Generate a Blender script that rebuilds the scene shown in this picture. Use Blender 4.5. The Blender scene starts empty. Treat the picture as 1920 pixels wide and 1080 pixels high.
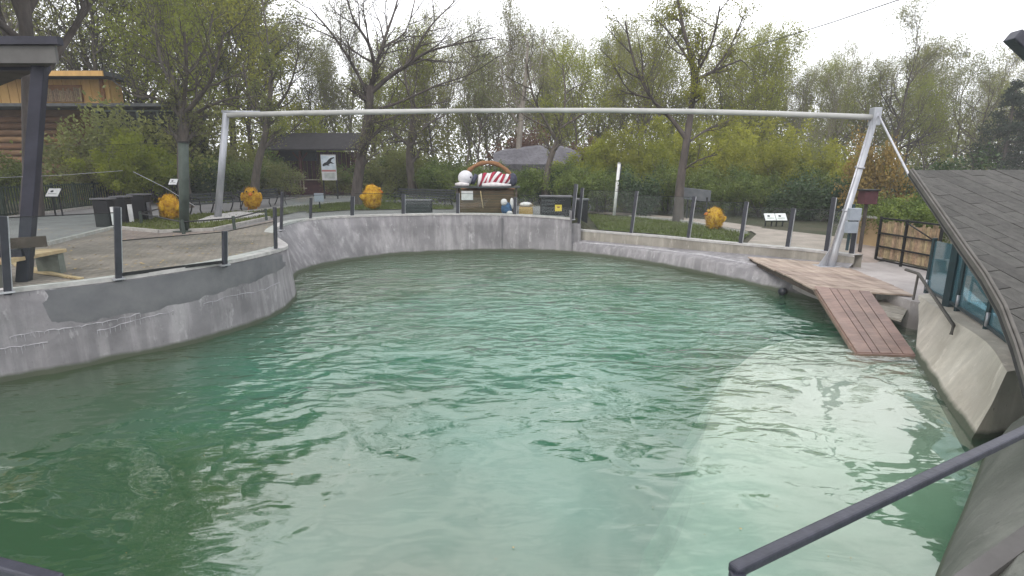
import bpy, math, random
import numpy as np
from mathutils import Vector, Matrix
R = math.radians
# ------------------------------------------------------------------ camera, sky, sun, exposure
sc = bpy.context.scene
C = sc.collection
F, CAMZ = 1000.0, 3.0                       # focal length in photo pixels (1920 wide), camera height above the water
PITCH = math.atan(220 / F)
cam = bpy.data.cameras.new('camera'); cam.sensor_width = 36; cam.lens = 36 * F / 1920
cam.clip_start = 0.05; cam.clip_end = 2000
co = bpy.data.objects.new('camera', cam); C.objects.link(co)
co.location = (0, 0, CAMZ); co.rotation_euler = (math.pi / 2 - PITCH, 0, 0)
sc.camera = co
w = bpy.data.worlds.new('World'); sc.world = w; w.use_nodes = True
nt = w.node_tree; nt.nodes.clear()
SUN_EL, SUN_AZ = R(42), R(215)              # azimuth clockwise from +Y: behind the camera, to the left
sky = nt.nodes.new('ShaderNodeTexSky'); sky.sky_type = 'NISHITA'; sky.sun_disc = False
sky.sun_elevation = SUN_EL; sky.sun_rotation = SUN_AZ; sky.air_density = 1.2; sky.dust_density = 2
b1 = nt.nodes.new('ShaderNodeBackground'); b1.inputs[1].default_value = 0.12
nt.links.new(sky.outputs[0], b1.inputs[0])
b2 = nt.nodes.new('ShaderNodeBackground'); b2.inputs[0].default_value = (0.96, 0.97, 1.0, 1); b2.inputs[1].default_value = 1.75
tc = nt.nodes.new('ShaderNodeTexCoord'); mp = nt.nodes.new('ShaderNodeMapping'); mp.inputs['Scale'].default_value = (1, 1, 2.6)
nz = nt.nodes.new('ShaderNodeTexNoise'); nz.inputs['Scale'].default_value = 1.7; nz.inputs['Detail'].default_value = 6
cr = nt.nodes.new('ShaderNodeValToRGB'); cr.color_ramp.elements[0].position = 0.28; cr.color_ramp.elements[1].position = 0.52
cr.color_ramp.elements[0].color = (0.40, 0.40, 0.40, 1); cr.color_ramp.elements[1].color = (1, 1, 1, 1)
mx = nt.nodes.new('ShaderNodeMixShader'); wo = nt.nodes.new('ShaderNodeOutputWorld')
nt.links.new(tc.outputs['Generated'], mp.inputs[0]); nt.links.new(mp.outputs[0], nz.inputs['Vector'])
nt.links.new(nz.outputs['Fac'], cr.inputs[0]); nt.links.new(cr.outputs[0], mx.inputs[0])
nt.links.new(b1.outputs[0], mx.inputs[1]); nt.links.new(b2.outputs[0], mx.inputs[2]); nt.links.new(mx.outputs[0], wo.inputs[0])
sl = bpy.data.lights.new('sun', 'SUN'); sl.energy = 1.2; sl.angle = R(14); sl.color = (1, 0.95, 0.87)
so = bpy.data.objects.new('sun', sl); C.objects.link(so)
sd = Vector((math.sin(SUN_AZ) * math.cos(SUN_EL), math.cos(SUN_AZ) * math.cos(SUN_EL), math.sin(SUN_EL)))
so.rotation_euler = sd.to_track_quat('Z', 'Y').to_euler(); so.location = (0, -10, 30)
sc.view_settings.view_transform = 'Standard'; sc.view_settings.look = 'None'
sc.view_settings.exposure = 0.22; sc.view_settings.gamma = 1.0; sc.view_settings.use_curve_mapping = False
sc.cycles.max_bounces = 8; sc.cycles.transparent_max_bounces = 24; sc.cycles.use_denoising = True
sc.cycles.sample_clamp_indirect = 6; sc.cycles.volume_bounces = 1

# ------------------------------------------------------------------ placing things: photo pixel -> point
CP, SP = math.cos(PITCH), math.sin(PITCH)
def ray(px, py):
    x, u = (px - 960) / F, (540 - py) / F
    return Vector((x, CP + u * SP, u * CP - SP))
def pz(px, py, z):
    d = ray(px, py); return Vector((0, 0, CAMZ)) + d * ((z - CAMZ) / d.z)
def py_(px, py, y):
    d = ray(px, py); return Vector((0, 0, CAMZ)) + d * (y / d.y)
def sst(a, b, x):
    t = min(1, max(0, (x - a) / (b - a))); return t * t * (3 - 2 * t)
def g(x, y):                                 # height of the ground
    z = 1.22 + 0.08 * sst(7, 20, y) - 0.50 * sst(2.35, 3.1, x)
    z -= 0.33 * sst(7.6, 8.6, x) * (1 - sst(14, 15.5, y))
    return z + 0.25 * sst(26, 36, y) * sst(2.35, 3.1, x) + 0.03 * max(0, y - 48)
def gr(px, py):
    z = 1.25
    for _ in range(25):
        p = pz(px, min(py, 400 if False else py), z); z = 0.5 * z + 0.5 * g(p.x, p.y)
    return Vector((p.x, p.y, g(p.x, p.y)))
def gd(px, y):                               # on the ground at column px, distance y
    x = (px - 960) / F * y; return Vector((x, y, g(x, y)))

# ------------------------------------------------------------------ materials
MATS = {}
def mat(name, col, col2=None, rough=0.8, scale=6.0, bump=0.0, bscale=None, stretch=(1, 1, 1), spec=0.3, metal=0.0,
        objrand=0.0, transl=0.0, detail=5, ramp=(0.35, 0.65), bdist=0.02):
    m = bpy.data.materials.new(name); m.use_nodes = True; n = m.node_tree.nodes; l = m.node_tree.links
    p = n['Principled BSDF']; p.inputs['Roughness'].default_value = rough; p.inputs['Metallic'].default_value = metal
    p.inputs['Specular IOR Level'].default_value = spec
    t = n.new('ShaderNodeTexCoord'); mpn = n.new('ShaderNodeMapping'); mpn.inputs['Scale'].default_value = stretch
    l.new(t.outputs['Object'], mpn.inputs[0])
    col2 = col2 or tuple(c * 0.75 for c in col)
    no = n.new('ShaderNodeTexNoise'); no.inputs['Scale'].default_value = scale; no.inputs['Detail'].default_value = detail
    no.inputs['Roughness'].default_value = 0.62
    l.new(mpn.outputs[0], no.inputs['Vector'])
    r = n.new('ShaderNodeValToRGB'); r.color_ramp.elements[0].position = ramp[0]; r.color_ramp.elements[1].position = ramp[1]
    r.color_ramp.elements[0].color = (*col2, 1); r.color_ramp.elements[1].color = (*col, 1)
    l.new(no.outputs['Fac'], r.inputs[0]); out = r.outputs[0]
    if objrand:
        oi = n.new('ShaderNodeObjectInfo'); hs = n.new('ShaderNodeHueSaturation')
        mr = n.new('ShaderNodeMapRange'); mr.inputs[3].default_value = 1 - objrand; mr.inputs[4].default_value = 1 + objrand
        mh = n.new('ShaderNodeMapRange'); mh.inputs[3].default_value = 0.5 - objrand * 0.07; mh.inputs[4].default_value = 0.5 + objrand * 0.05
        fr = n.new('ShaderNodeMath'); fr.operation = 'FRACT'; mu = n.new('ShaderNodeMath'); mu.operation = 'MULTIPLY'; mu.inputs[1].default_value = 7.31
        l.new(oi.outputs['Random'], mr.inputs[0]); l.new(oi.outputs['Random'], mu.inputs[0]); l.new(mu.outputs[0], fr.inputs[0]); l.new(fr.outputs[0], mh.inputs[0])
        l.new(mr.outputs[0], hs.inputs['Value']); l.new(mh.outputs[0], hs.inputs['Hue']); l.new(out, hs.inputs['Color']); out = hs.outputs[0]
    l.new(out, p.inputs['Base Color'])
    if bump:
        nb = n.new('ShaderNodeTexNoise'); nb.inputs['Scale'].default_value = bscale or scale * 4; nb.inputs['Detail'].default_value = 6
        l.new(mpn.outputs[0], nb.inputs['Vector'])
        bp = n.new('ShaderNodeBump'); bp.inputs['Strength'].default_value = bump; bp.inputs['Distance'].default_value = bdist
        l.new(nb.outputs['Fac'], bp.inputs['Height']); l.new(bp.outputs[0], p.inputs['Normal'])
    if transl:
        tr = n.new('ShaderNodeBsdfTranslucent'); l.new(out, tr.inputs[0]); ms = n.new('ShaderNodeMixShader'); ms.inputs[0].default_value = transl
        l.new(p.outputs[0], ms.inputs[1]); l.new(tr.outputs[0], ms.inputs[2]); l.new(ms.outputs[0], n['Material Output'].inputs[0])
    MATS[name] = m; return m
def M(n): return MATS[n]

def concrete(name, base, dark, light, streak=0.5, algae=True):
    m = bpy.data.materials.new(name); m.use_nodes = True; n = m.node_tree.nodes; l = m.node_tree.links
    p = n['Principled BSDF']; p.inputs['Roughness'].default_value = 0.85; p.inputs['Specular IOR Level'].default_value = 0.25
    t = n.new('ShaderNodeTexCoord')
    def noise(scale, st=(1, 1, 1), det=6, rough=0.6):
        mpn = n.new('ShaderNodeMapping'); mpn.inputs['Scale'].default_value = st; l.new(t.outputs['Object'], mpn.inputs[0])
        no = n.new('ShaderNodeTexNoise'); no.inputs['Scale'].default_value = scale; no.inputs['Detail'].default_value = det; no.inputs['Roughness'].default_value = rough
        l.new(mpn.outputs[0], no.inputs['Vector']); return no.outputs['Fac']
    def ramp(f, a, b, ca, cb):
        r = n.new('ShaderNodeValToRGB'); r.color_ramp.elements[0].position = a; r.color_ramp.elements[1].position = b
        r.color_ramp.elements[0].color = (*ca, 1); r.color_ramp.elements[1].color = (*cb, 1); l.new(f, r.inputs[0]); return r.outputs[0]
    def mix(kind, f, a, b):
        x = n.new('ShaderNodeMixRGB'); x.blend_type = kind
        if isinstance(f, float): x.inputs[0].default_value = f
        else: l.new(f, x.inputs[0])
        l.new(a, x.inputs[1]) if not isinstance(a, tuple) else setattr(x.inputs[1], 'default_value', (*a, 1))
        l.new(b, x.inputs[2]) if not isinstance(b, tuple) else setattr(x.inputs[2], 'default_value', (*b, 1))
        return x.outputs[0]
    c = ramp(noise(1.1), 0.36, 0.64, dark, base)
    st = ramp(noise(5, (1, 1, 0.12), 4), 0.46, 0.62, (0.58, 0.58, 0.6), (1, 1, 1))
    c = mix('MULTIPLY', streak, c, st)
    li = ramp(noise(5, (1, 1, 0.4), 8, 0.7), 0.58, 0.76, (0, 0, 0), (1, 1, 1))
    c = mix('MIX', li, c, light)
    sp = ramp(noise(28, (1, 1, 0.6), 3), 0.66, 0.74, (0, 0, 0), (1, 1, 1))
    c = mix('MIX', sp, c, tuple(d * 0.6 for d in dark))
    if algae:
        ge = n.new('ShaderNodeSeparateXYZ'); geo = n.new('ShaderNodeNewGeometry'); l.new(geo.outputs['Position'], ge.inputs[0])
        ad = n.new('ShaderNodeMath'); ad.operation = 'MULTIPLY_ADD'; l.new(noise(2.2, (1, 1, 1)), ad.inputs[0]); ad.inputs[1].default_value = -0.12; l.new(ge.outputs[2], ad.inputs[2])
        al = ramp(ad.outputs[0], -0.03, 0.06, (1, 1, 1), (0, 0, 0)); 
        c = mix('MIX', al, c, (0.075, 0.085, 0.06))
    l.new(c, p.inputs['Base Color'])
    bp = n.new('ShaderNodeBump'); bp.inputs['Strength'].default_value = 0.5; bp.inputs['Distance'].default_value = 0.02
    l.new(noise(14, (1, 1, 1), 8, 0.7), bp.inputs['Height']); l.new(bp.outputs[0], p.inputs['Normal'])
    MATS[name] = m; return m

concrete('wall_concrete', (0.315, 0.302, 0.310), (0.20, 0.192, 0.198), (0.43, 0.42, 0.425), 0.62)
concrete('grey_concrete', (0.17, 0.175, 0.155), (0.11, 0.118, 0.10), (0.25, 0.25, 0.23), 0.35)
concrete('warm_concrete', (0.36, 0.335, 0.29), (0.255, 0.235, 0.20), (0.46, 0.43, 0.38), 0.45)
concrete('pale_concrete', (0.56, 0.525, 0.455), (0.43, 0.395, 0.335), (0.66, 0.62, 0.55), 0.3)
concrete('apron_concrete', (0.40, 0.37, 0.36), (0.29, 0.265, 0.255), (0.5, 0.47, 0.46), 0.0, False)
mat('cap_concrete', (0.46, 0.44, 0.43), (0.31, 0.30, 0.29), 0.9, 5, 0.4)
mat('render_patch', (0.15, 0.15, 0.155), (0.105, 0.107, 0.115), 0.75, 1.6, 0.25, 25)
mat('lime', (0.42, 0.41, 0.43), (0.28, 0.27, 0.29), 0.9, 20)
mat('asphalt', (0.20, 0.195, 0.195), (0.145, 0.14, 0.14), 0.9, 1.2, 0.5, 60)
mat('kerb', (0.40, 0.38, 0.36), (0.28, 0.27, 0.25), 0.9, 8)
mat('path_pink', (0.36, 0.30, 0.265), (0.27, 0.225, 0.20), 0.9, 2, 0.3, 40)
mat('soil', (0.075, 0.062, 0.042), (0.04, 0.045, 0.022), 0.95, 0.8, 0.8, 8, bdist=.1)
mat('lawn', (0.095, 0.115, 0.035), (0.07, 0.07, 0.03), 0.95, 2.5, 0.8, 70)
mat('grass', (0.12, 0.15, 0.035), (0.085, 0.095, 0.03), 0.8, 2.0, transl=0.25)
mat('basin', (0.075, 0.13, 0.075), (0.035, 0.075, 0.04), 0.95, 0.8)
mat('shelf', (0.48, 0.42, 0.39), (0.30, 0.27, 0.235), 0.95, 0.8, ramp=(.32, .68))
mat('post_dark', (0.030, 0.031, 0.042), (0.018, 0.019, 0.027), 0.45, 8, spec=.5)
mat('post_teal', (0.022, 0.050, 0.060), (0.014, 0.032, 0.040), 0.45, 8, spec=.5)
mat('aluminium', (0.52, 0.52, 0.55), (0.38, 0.38, 0.41), 0.35, 10, metal=0.6)
mat('galvanised', (0.44, 0.45, 0.48), (0.29, 0.30, 0.33), 0.42, 3.5, metal=0.35, stretch=(1, 1, .3))
mat('beam_paint', (0.44, 0.44, 0.43), (0.31, 0.31, 0.30), 0.5, 2.5, stretch=(.3, 1, 1))
mat('rail_paint', (0.034, 0.035, 0.052), (0.020, 0.021, 0.032), 0.42, 12, 0.1, spec=.5)
mat('shelter_blue', (0.032, 0.031, 0.046), (0.02, 0.02, 0.03), 0.6, 4)
mat('shelter_fascia', (0.115, 0.11, 0.108), (0.08, 0.076, 0.074), 0.7, 2)
mat('shelter_soffit', (0.085, 0.075, 0.066), (0.05, 0.045, 0.04), 0.85, 4)
mat('deck_wood', (0.40, 0.32, 0.265), (0.21, 0.16, 0.13), 0.7, 4.5, 0.3, stretch=(1, .18, 1), objrand=.10)
mat('ramp_wood', (0.27, 0.178, 0.145), (0.155, 0.10, 0.082), 0.38, 5, 0.3, stretch=(.35, 1, .35), objrand=.12)
mat('bench_wood', (0.46, 0.35, 0.20), (0.31, 0.23, 0.13), 0.7, 6, stretch=(.3, 1, 1), objrand=.1)
mat('bench_dark', (0.085, 0.062, 0.05), (0.05, 0.037, 0.03), 0.7, 6)
mat('slat_dark', (0.045, 0.05, 0.052), (0.026, 0.03, 0.032), 0.6, 8, objrand=.15)
mat('iron', (0.016, 0.017, 0.018), (0.01, 0.01, 0.011), 0.5, 10)
mat('bin_black', (0.014, 0.014, 0.017), (0.009, 0.009, 0.011), 0.55, 5)
mat('bin_lid', (0.14, 0.14, 0.15), (0.09, 0.09, 0.1), 0.5, 5)
mat('white_paint', (0.72, 0.72, 0.72), (0.58, 0.58, 0.58), 0.6, 5)
mat('paper', (0.55, 0.55, 0.55), (0.45, 0.45, 0.45), 0.8, 5)
mat('print_black', (0.02, 0.022, 0.028), rough=0.6)
mat('print_grey', (0.42, 0.44, 0.42), rough=0.6)
mat('print_red', (0.42, 0.10, 0.09), rough=0.6)
mat('print_sky', (0.40, 0.47, 0.53), (0.62, 0.66, 0.7), 0.6, 3)
mat('log_orange', (0.185, 0.105, 0.048), (0.105, 0.058, 0.027), 0.75, 5, 0.4, stretch=(.25, 1, 1), objrand=.22)
mat('house_yellow', (0.62, 0.385, 0.14), (0.48, 0.29, 0.105), 0.75, 3, stretch=(1, 1, .2), objrand=.06)
mat('house_trim', (0.30, 0.14, 0.055), (0.2, 0.09, 0.035), 0.7, 5)
mat('bamboo', (0.36, 0.27, 0.165), (0.20, 0.15, 0.095), 0.7, 10, objrand=.28)
mat('felt_grey', (0.10, 0.105, 0.11), (0.065, 0.07, 0.075), 0.9, 3)
mat('hut_roof', (0.034, 0.030, 0.034), (0.02, 0.018, 0.02), 0.9, 3)
mat('hut_red', (0.095, 0.034, 0.038), (0.055, 0.022, 0.025), 0.8, 4, objrand=.15)
mat('picket', (0.40, 0.34, 0.27), (0.26, 0.22, 0.17), 0.8, 9, objrand=.2)
mat('crate_wood', (0.115, 0.078, 0.042), (0.062, 0.048, 0.028), 0.75, 5, 0.3, stretch=(.3, 1, 1), objrand=.15)
mat('wicker', (0.30, 0.15, 0.07), (0.15, 0.075, 0.035), 0.8, 40, 0.6, 40)
mat('straw', (0.46, 0.31, 0.12), (0.28, 0.18, 0.065), 0.85, 30, 0.8, 60)
mat('chick_yellow', (0.55, 0.33, 0.016), (0.27, 0.115, 0.005), 0.75, 9, 0.8, 22)
mat('chick_orange', (0.55, 0.16, 0.012), (0.38, 0.10, 0.008), 0.7, 14)
mat('ball_white', (0.62, 0.61, 0.64), (0.50, 0.49, 0.53), 0.6, 3)
mat('cloth_white', (0.66, 0.63, 0.63), (0.5, 0.47, 0.48), 0.9, 9)
mat('cloth_red', (0.34, 0.03, 0.062), (0.22, 0.02, 0.04), 0.9, 9)
mat('cloth_dark', (0.06, 0.065, 0.10), (0.03, 0.03, 0.05), 0.9, 9)
mat('figure_blue', (0.05, 0.12, 0.24), (0.03, 0.06, 0.12), 0.7, 9)
mat('sticker_yellow', (0.66, 0.50, 0.06), (0.58, 0.43, 0.05), 0.6, 9)
mat('shingle', (0.092, 0.088, 0.082), (0.06, 0.058, 0.054), 0.95, 9, 0.7, 120, objrand=.17)
mat('roof_felt', (0.03, 0.03, 0.03), rough=0.95)
mat('fascia_grey', (0.125, 0.115, 0.105), (0.08, 0.073, 0.066), 0.75, 3)
mat('rock_grey', (0.17, 0.165, 0.185), (0.11, 0.105, 0.12), 0.9, 1.5, 0.8, 6, bdist=.1)
mat('tan_wall', (0.42, 0.30, 0.17), (0.32, 0.225, 0.13), 0.9, 1.5)
mat('stump_brown', (0.27, 0.165, 0.10), (0.15, 0.09, 0.06), 0.9, 9, 0.6, stretch=(1, 1, .15))
mat('box_grey', (0.30, 0.33, 0.38), (0.24, 0.27, 0.31), 0.5, 4)
mat('dark_fence', (0.035, 0.05, 0.036), (0.02, 0.03, 0.022), 0.8, 3, objrand=.1)
mat('net_post', (0.062, 0.080, 0.068), (0.04, 0.052, 0.045), 0.6, 5)
mat('bark', (0.125, 0.105, 0.088), (0.062, 0.053, 0.046), 0.9, 6, 0.6, 20, stretch=(1, 1, .25), objrand=.12)
mat('bark_dark', (0.105, 0.088, 0.080), (0.055, 0.046, 0.042), 0.9, 6, 0.6, 20, stretch=(1, 1, .25), objrand=.1)
mat('bark_pale', (0.26, 0.23, 0.20), (0.16, 0.14, 0.12), 0.9, 6, 0.4, 20, stretch=(1, 1, .4), objrand=.1)
mat('leaf_spring', (0.31, 0.33, 0.045), (0.175, 0.20, 0.03), 0.7, 0.9, transl=.5, objrand=.2)
mat('leaf_olive', (0.265, 0.280, 0.090), (0.155, 0.165, 0.060), 0.7, 0.9, transl=.5, objrand=.2)
mat('leaf_green', (0.165, 0.215, 0.044), (0.070, 0.105, 0.026), 0.6, 1.2, transl=.3, objrand=.2)
mat('leaf_dark', (0.062, 0.100, 0.040), (0.028, 0.050, 0.022), 0.6, 1.2, transl=.2, objrand=.2)
mat('leaf_orange', (0.29, 0.205, 0.065), (0.17, 0.12, 0.04), 0.8, 1.5, transl=.3)
mat('leaf_redbrown', (0.15, 0.085, 0.06), (0.085, 0.05, 0.038), 0.8, 1.5, transl=.2)
mat('pine', (0.030, 0.048, 0.028), (0.014, 0.024, 0.014), 0.7, 1.5, transl=.1)

def glassmat(name, tint, refl_ior=1.45, body=0.0, bodycol=(.2, .4, .45)):
    m = bpy.data.materials.new(name); m.use_nodes = True; n = m.node_tree.nodes; l = m.node_tree.links
    n.remove(n['Principled BSDF'])
    t = n.new('ShaderNodeBsdfTransparent'); t.inputs[0].default_value = (*tint, 1)
    gl = n.new('ShaderNodeBsdfGlossy'); gl.inputs['Roughness'].default_value = 0.03
    lw_ = n.new('ShaderNodeLayerWeight'); lw_.inputs[0].default_value = .5
    pw = n.new('ShaderNodeMath'); pw.operation = 'POWER'; pw.inputs[1].default_value = 5; l.new(lw_.outputs['Facing'], pw.inputs[0])
    fr = n.new('ShaderNodeMath'); fr.operation = 'MULTIPLY_ADD'; fr.inputs[1].default_value = .8 * (refl_ior - 1) / .45; fr.inputs[2].default_value = .10 * (refl_ior - 1); l.new(pw.outputs[0], fr.inputs[0])
    df = n.new('ShaderNodeBsdfDiffuse'); df.inputs[0].default_value = (*bodycol, 1)
    m0 = n.new('ShaderNodeMixShader'); m0.inputs[0].default_value = body
    m1 = n.new('ShaderNodeMixShader')
    l.new(t.outputs[0], m0.inputs[1]); l.new(df.outputs[0], m0.inputs[2])
    l.new(fr.outputs[0], m1.inputs[0]); l.new(m0.outputs[0], m1.inputs[1]); l.new(gl.outputs[0], m1.inputs[2])
    l.new(m1.outputs[0], n['Material Output'].inputs[0]); MATS[name] = m
glassmat('glass_clear', (0.95, 0.98, 0.97), 1.14)
glassmat('glass_blue', (0.55, 0.74, 0.80), 1.45, 0.45, (0.13, 0.27, 0.32))
glassmat('net_dark', (0.62, 0.64, 0.63), 1.02, 0.45, (0.03, 0.034, 0.034))

def water_material():
    m = bpy.data.materials.new('pool_water'); m.use_nodes = True; n = m.node_tree.nodes; l = m.node_tree.links
    n.remove(n['Principled BSDF'])
    t = n.new('ShaderNodeTexCoord')
    def noise(scale, st=(1, 1, 1), det=3, dist=0.0, rough=.5):
        mpn = n.new('ShaderNodeMapping'); mpn.inputs['Scale'].default_value = st; l.new(t.outputs['Object'], mpn.inputs[0])
        no = n.new('ShaderNodeTexNoise'); no.inputs['Scale'].default_value = scale; no.inputs['Detail'].default_value = det
        no.inputs['Distortion'].default_value = dist; no.inputs['Roughness'].default_value = rough
        l.new(mpn.outputs[0], no.inputs['Vector']); return no.outputs['Fac']
    def math_(op, a, b):
        x = n.new('ShaderNodeMath'); x.operation = op
        for i, v in enumerate((a, b)):
            if isinstance(v, (int, float)): x.inputs[i].default_value = v
            else: l.new(v, x.inputs[i])
        return x.outputs[0]
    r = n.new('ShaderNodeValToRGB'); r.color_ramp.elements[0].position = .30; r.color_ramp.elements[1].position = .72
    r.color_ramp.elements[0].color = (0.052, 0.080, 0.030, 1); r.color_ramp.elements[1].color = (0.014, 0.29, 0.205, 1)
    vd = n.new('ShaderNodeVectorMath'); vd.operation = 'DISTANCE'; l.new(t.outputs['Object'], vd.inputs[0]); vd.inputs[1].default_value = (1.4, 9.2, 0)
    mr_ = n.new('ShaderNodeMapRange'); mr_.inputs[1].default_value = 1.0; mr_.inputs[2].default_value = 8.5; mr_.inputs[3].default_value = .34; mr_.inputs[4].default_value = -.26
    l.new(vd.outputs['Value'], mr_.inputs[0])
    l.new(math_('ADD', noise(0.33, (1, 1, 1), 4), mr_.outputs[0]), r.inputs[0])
    # calm and ruffled patches of the surface
    mask = n.new('ShaderNodeMapRange'); mask.inputs[1].default_value = .38; mask.inputs[2].default_value = .66; mask.inputs[3].default_value = .06; mask.inputs[4].default_value = 1
    sx = n.new('ShaderNodeSeparateXYZ'); l.new(t.outputs['Object'], sx.inputs[0])
    far = n.new('ShaderNodeMapRange'); far.inputs[1].default_value = 4.2; far.inputs[2].default_value = 9.5; far.inputs[3].default_value = -.22; far.inputs[4].default_value = .16
    l.new(sx.outputs[1], far.inputs[0])
    l.new(math_('ADD', noise(0.55, (1, 1, 1), 3), far.outputs[0]), mask.inputs[0])
    h = math_('MULTIPLY', noise(1.9, (1, 2.0, 1), 2, .5, .5), mask.outputs[0])
    h2 = math_('MULTIPLY', noise(9.0, (1, 1.7, 1), 2, .3), math_('MULTIPLY', mask.outputs[0], .10))
    h3 = math_('MULTIPLY', noise(0.9, (1, 1.3, 1), 2, .6), .34)
    hh = math_('ADD', math_('ADD', h, h2), h3)
    bp = n.new('ShaderNodeBump'); bp.inputs['Strength'].default_value = 1.0; bp.inputs['Distance'].default_value = 0.135
    l.new(hh, bp.inputs['Height'])
    tr = n.new('ShaderNodeBsdfTransparent'); tr.inputs[0].default_value = (0.90, 0.97, 0.93, 1)
    df = n.new('ShaderNodeBsdfDiffuse'); l.new(r.outputs[0], df.inputs[0])
    gl = n.new('ShaderNodeBsdfGlossy'); gl.inputs['Roughness'].default_value = 0.02; gl.inputs[0].default_value = (1.0, 0.99, 0.955, 1); l.new(bp.outputs[0], gl.inputs['Normal'])
    fr = n.new('ShaderNodeFresnel'); fr.inputs[0].default_value = 2.25; l.new(bp.outputs[0], fr.inputs['Normal'])
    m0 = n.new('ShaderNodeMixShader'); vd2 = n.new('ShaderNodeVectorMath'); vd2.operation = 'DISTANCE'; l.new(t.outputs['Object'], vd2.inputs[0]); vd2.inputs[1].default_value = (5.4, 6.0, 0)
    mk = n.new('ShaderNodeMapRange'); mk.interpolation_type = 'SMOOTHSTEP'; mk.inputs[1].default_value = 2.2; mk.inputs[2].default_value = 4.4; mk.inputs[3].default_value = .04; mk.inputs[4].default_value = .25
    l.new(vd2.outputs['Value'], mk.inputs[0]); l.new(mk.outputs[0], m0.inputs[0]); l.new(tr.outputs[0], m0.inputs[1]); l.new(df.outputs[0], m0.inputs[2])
    gb_ = n.new('ShaderNodeNewGeometry')
    m1 = n.new('ShaderNodeMixShader'); l.new(math_('MULTIPLY', fr.outputs[0], math_('SUBTRACT', 1.0, gb_.outputs['Backfacing'])), m1.inputs[0]); l.new(m0.outputs[0], m1.inputs[1]); l.new(gl.outputs[0], m1.inputs[2])
    vs_ = n.new('ShaderNodeVolumeScatter'); vs_.inputs['Color'].default_value = (0.58, 0.84, 0.66, 1); vs_.inputs['Density'].default_value = .22
    va = n.new('ShaderNodeVolumeAbsorption'); va.inputs[0].default_value = (0.25, 0.68, 0.48, 1); va.inputs[1].default_value = 1.0
    av_ = n.new('ShaderNodeAddShader'); l.new(vs_.outputs[0], av_.inputs[0]); l.new(va.outputs[0], av_.inputs[1])
    l.new(m1.outputs[0], n['Material Output'].inputs[0]); l.new(av_.outputs[0], n['Material Output'].inputs[1])
    MATS['pool_water'] = m
water_material()

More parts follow.
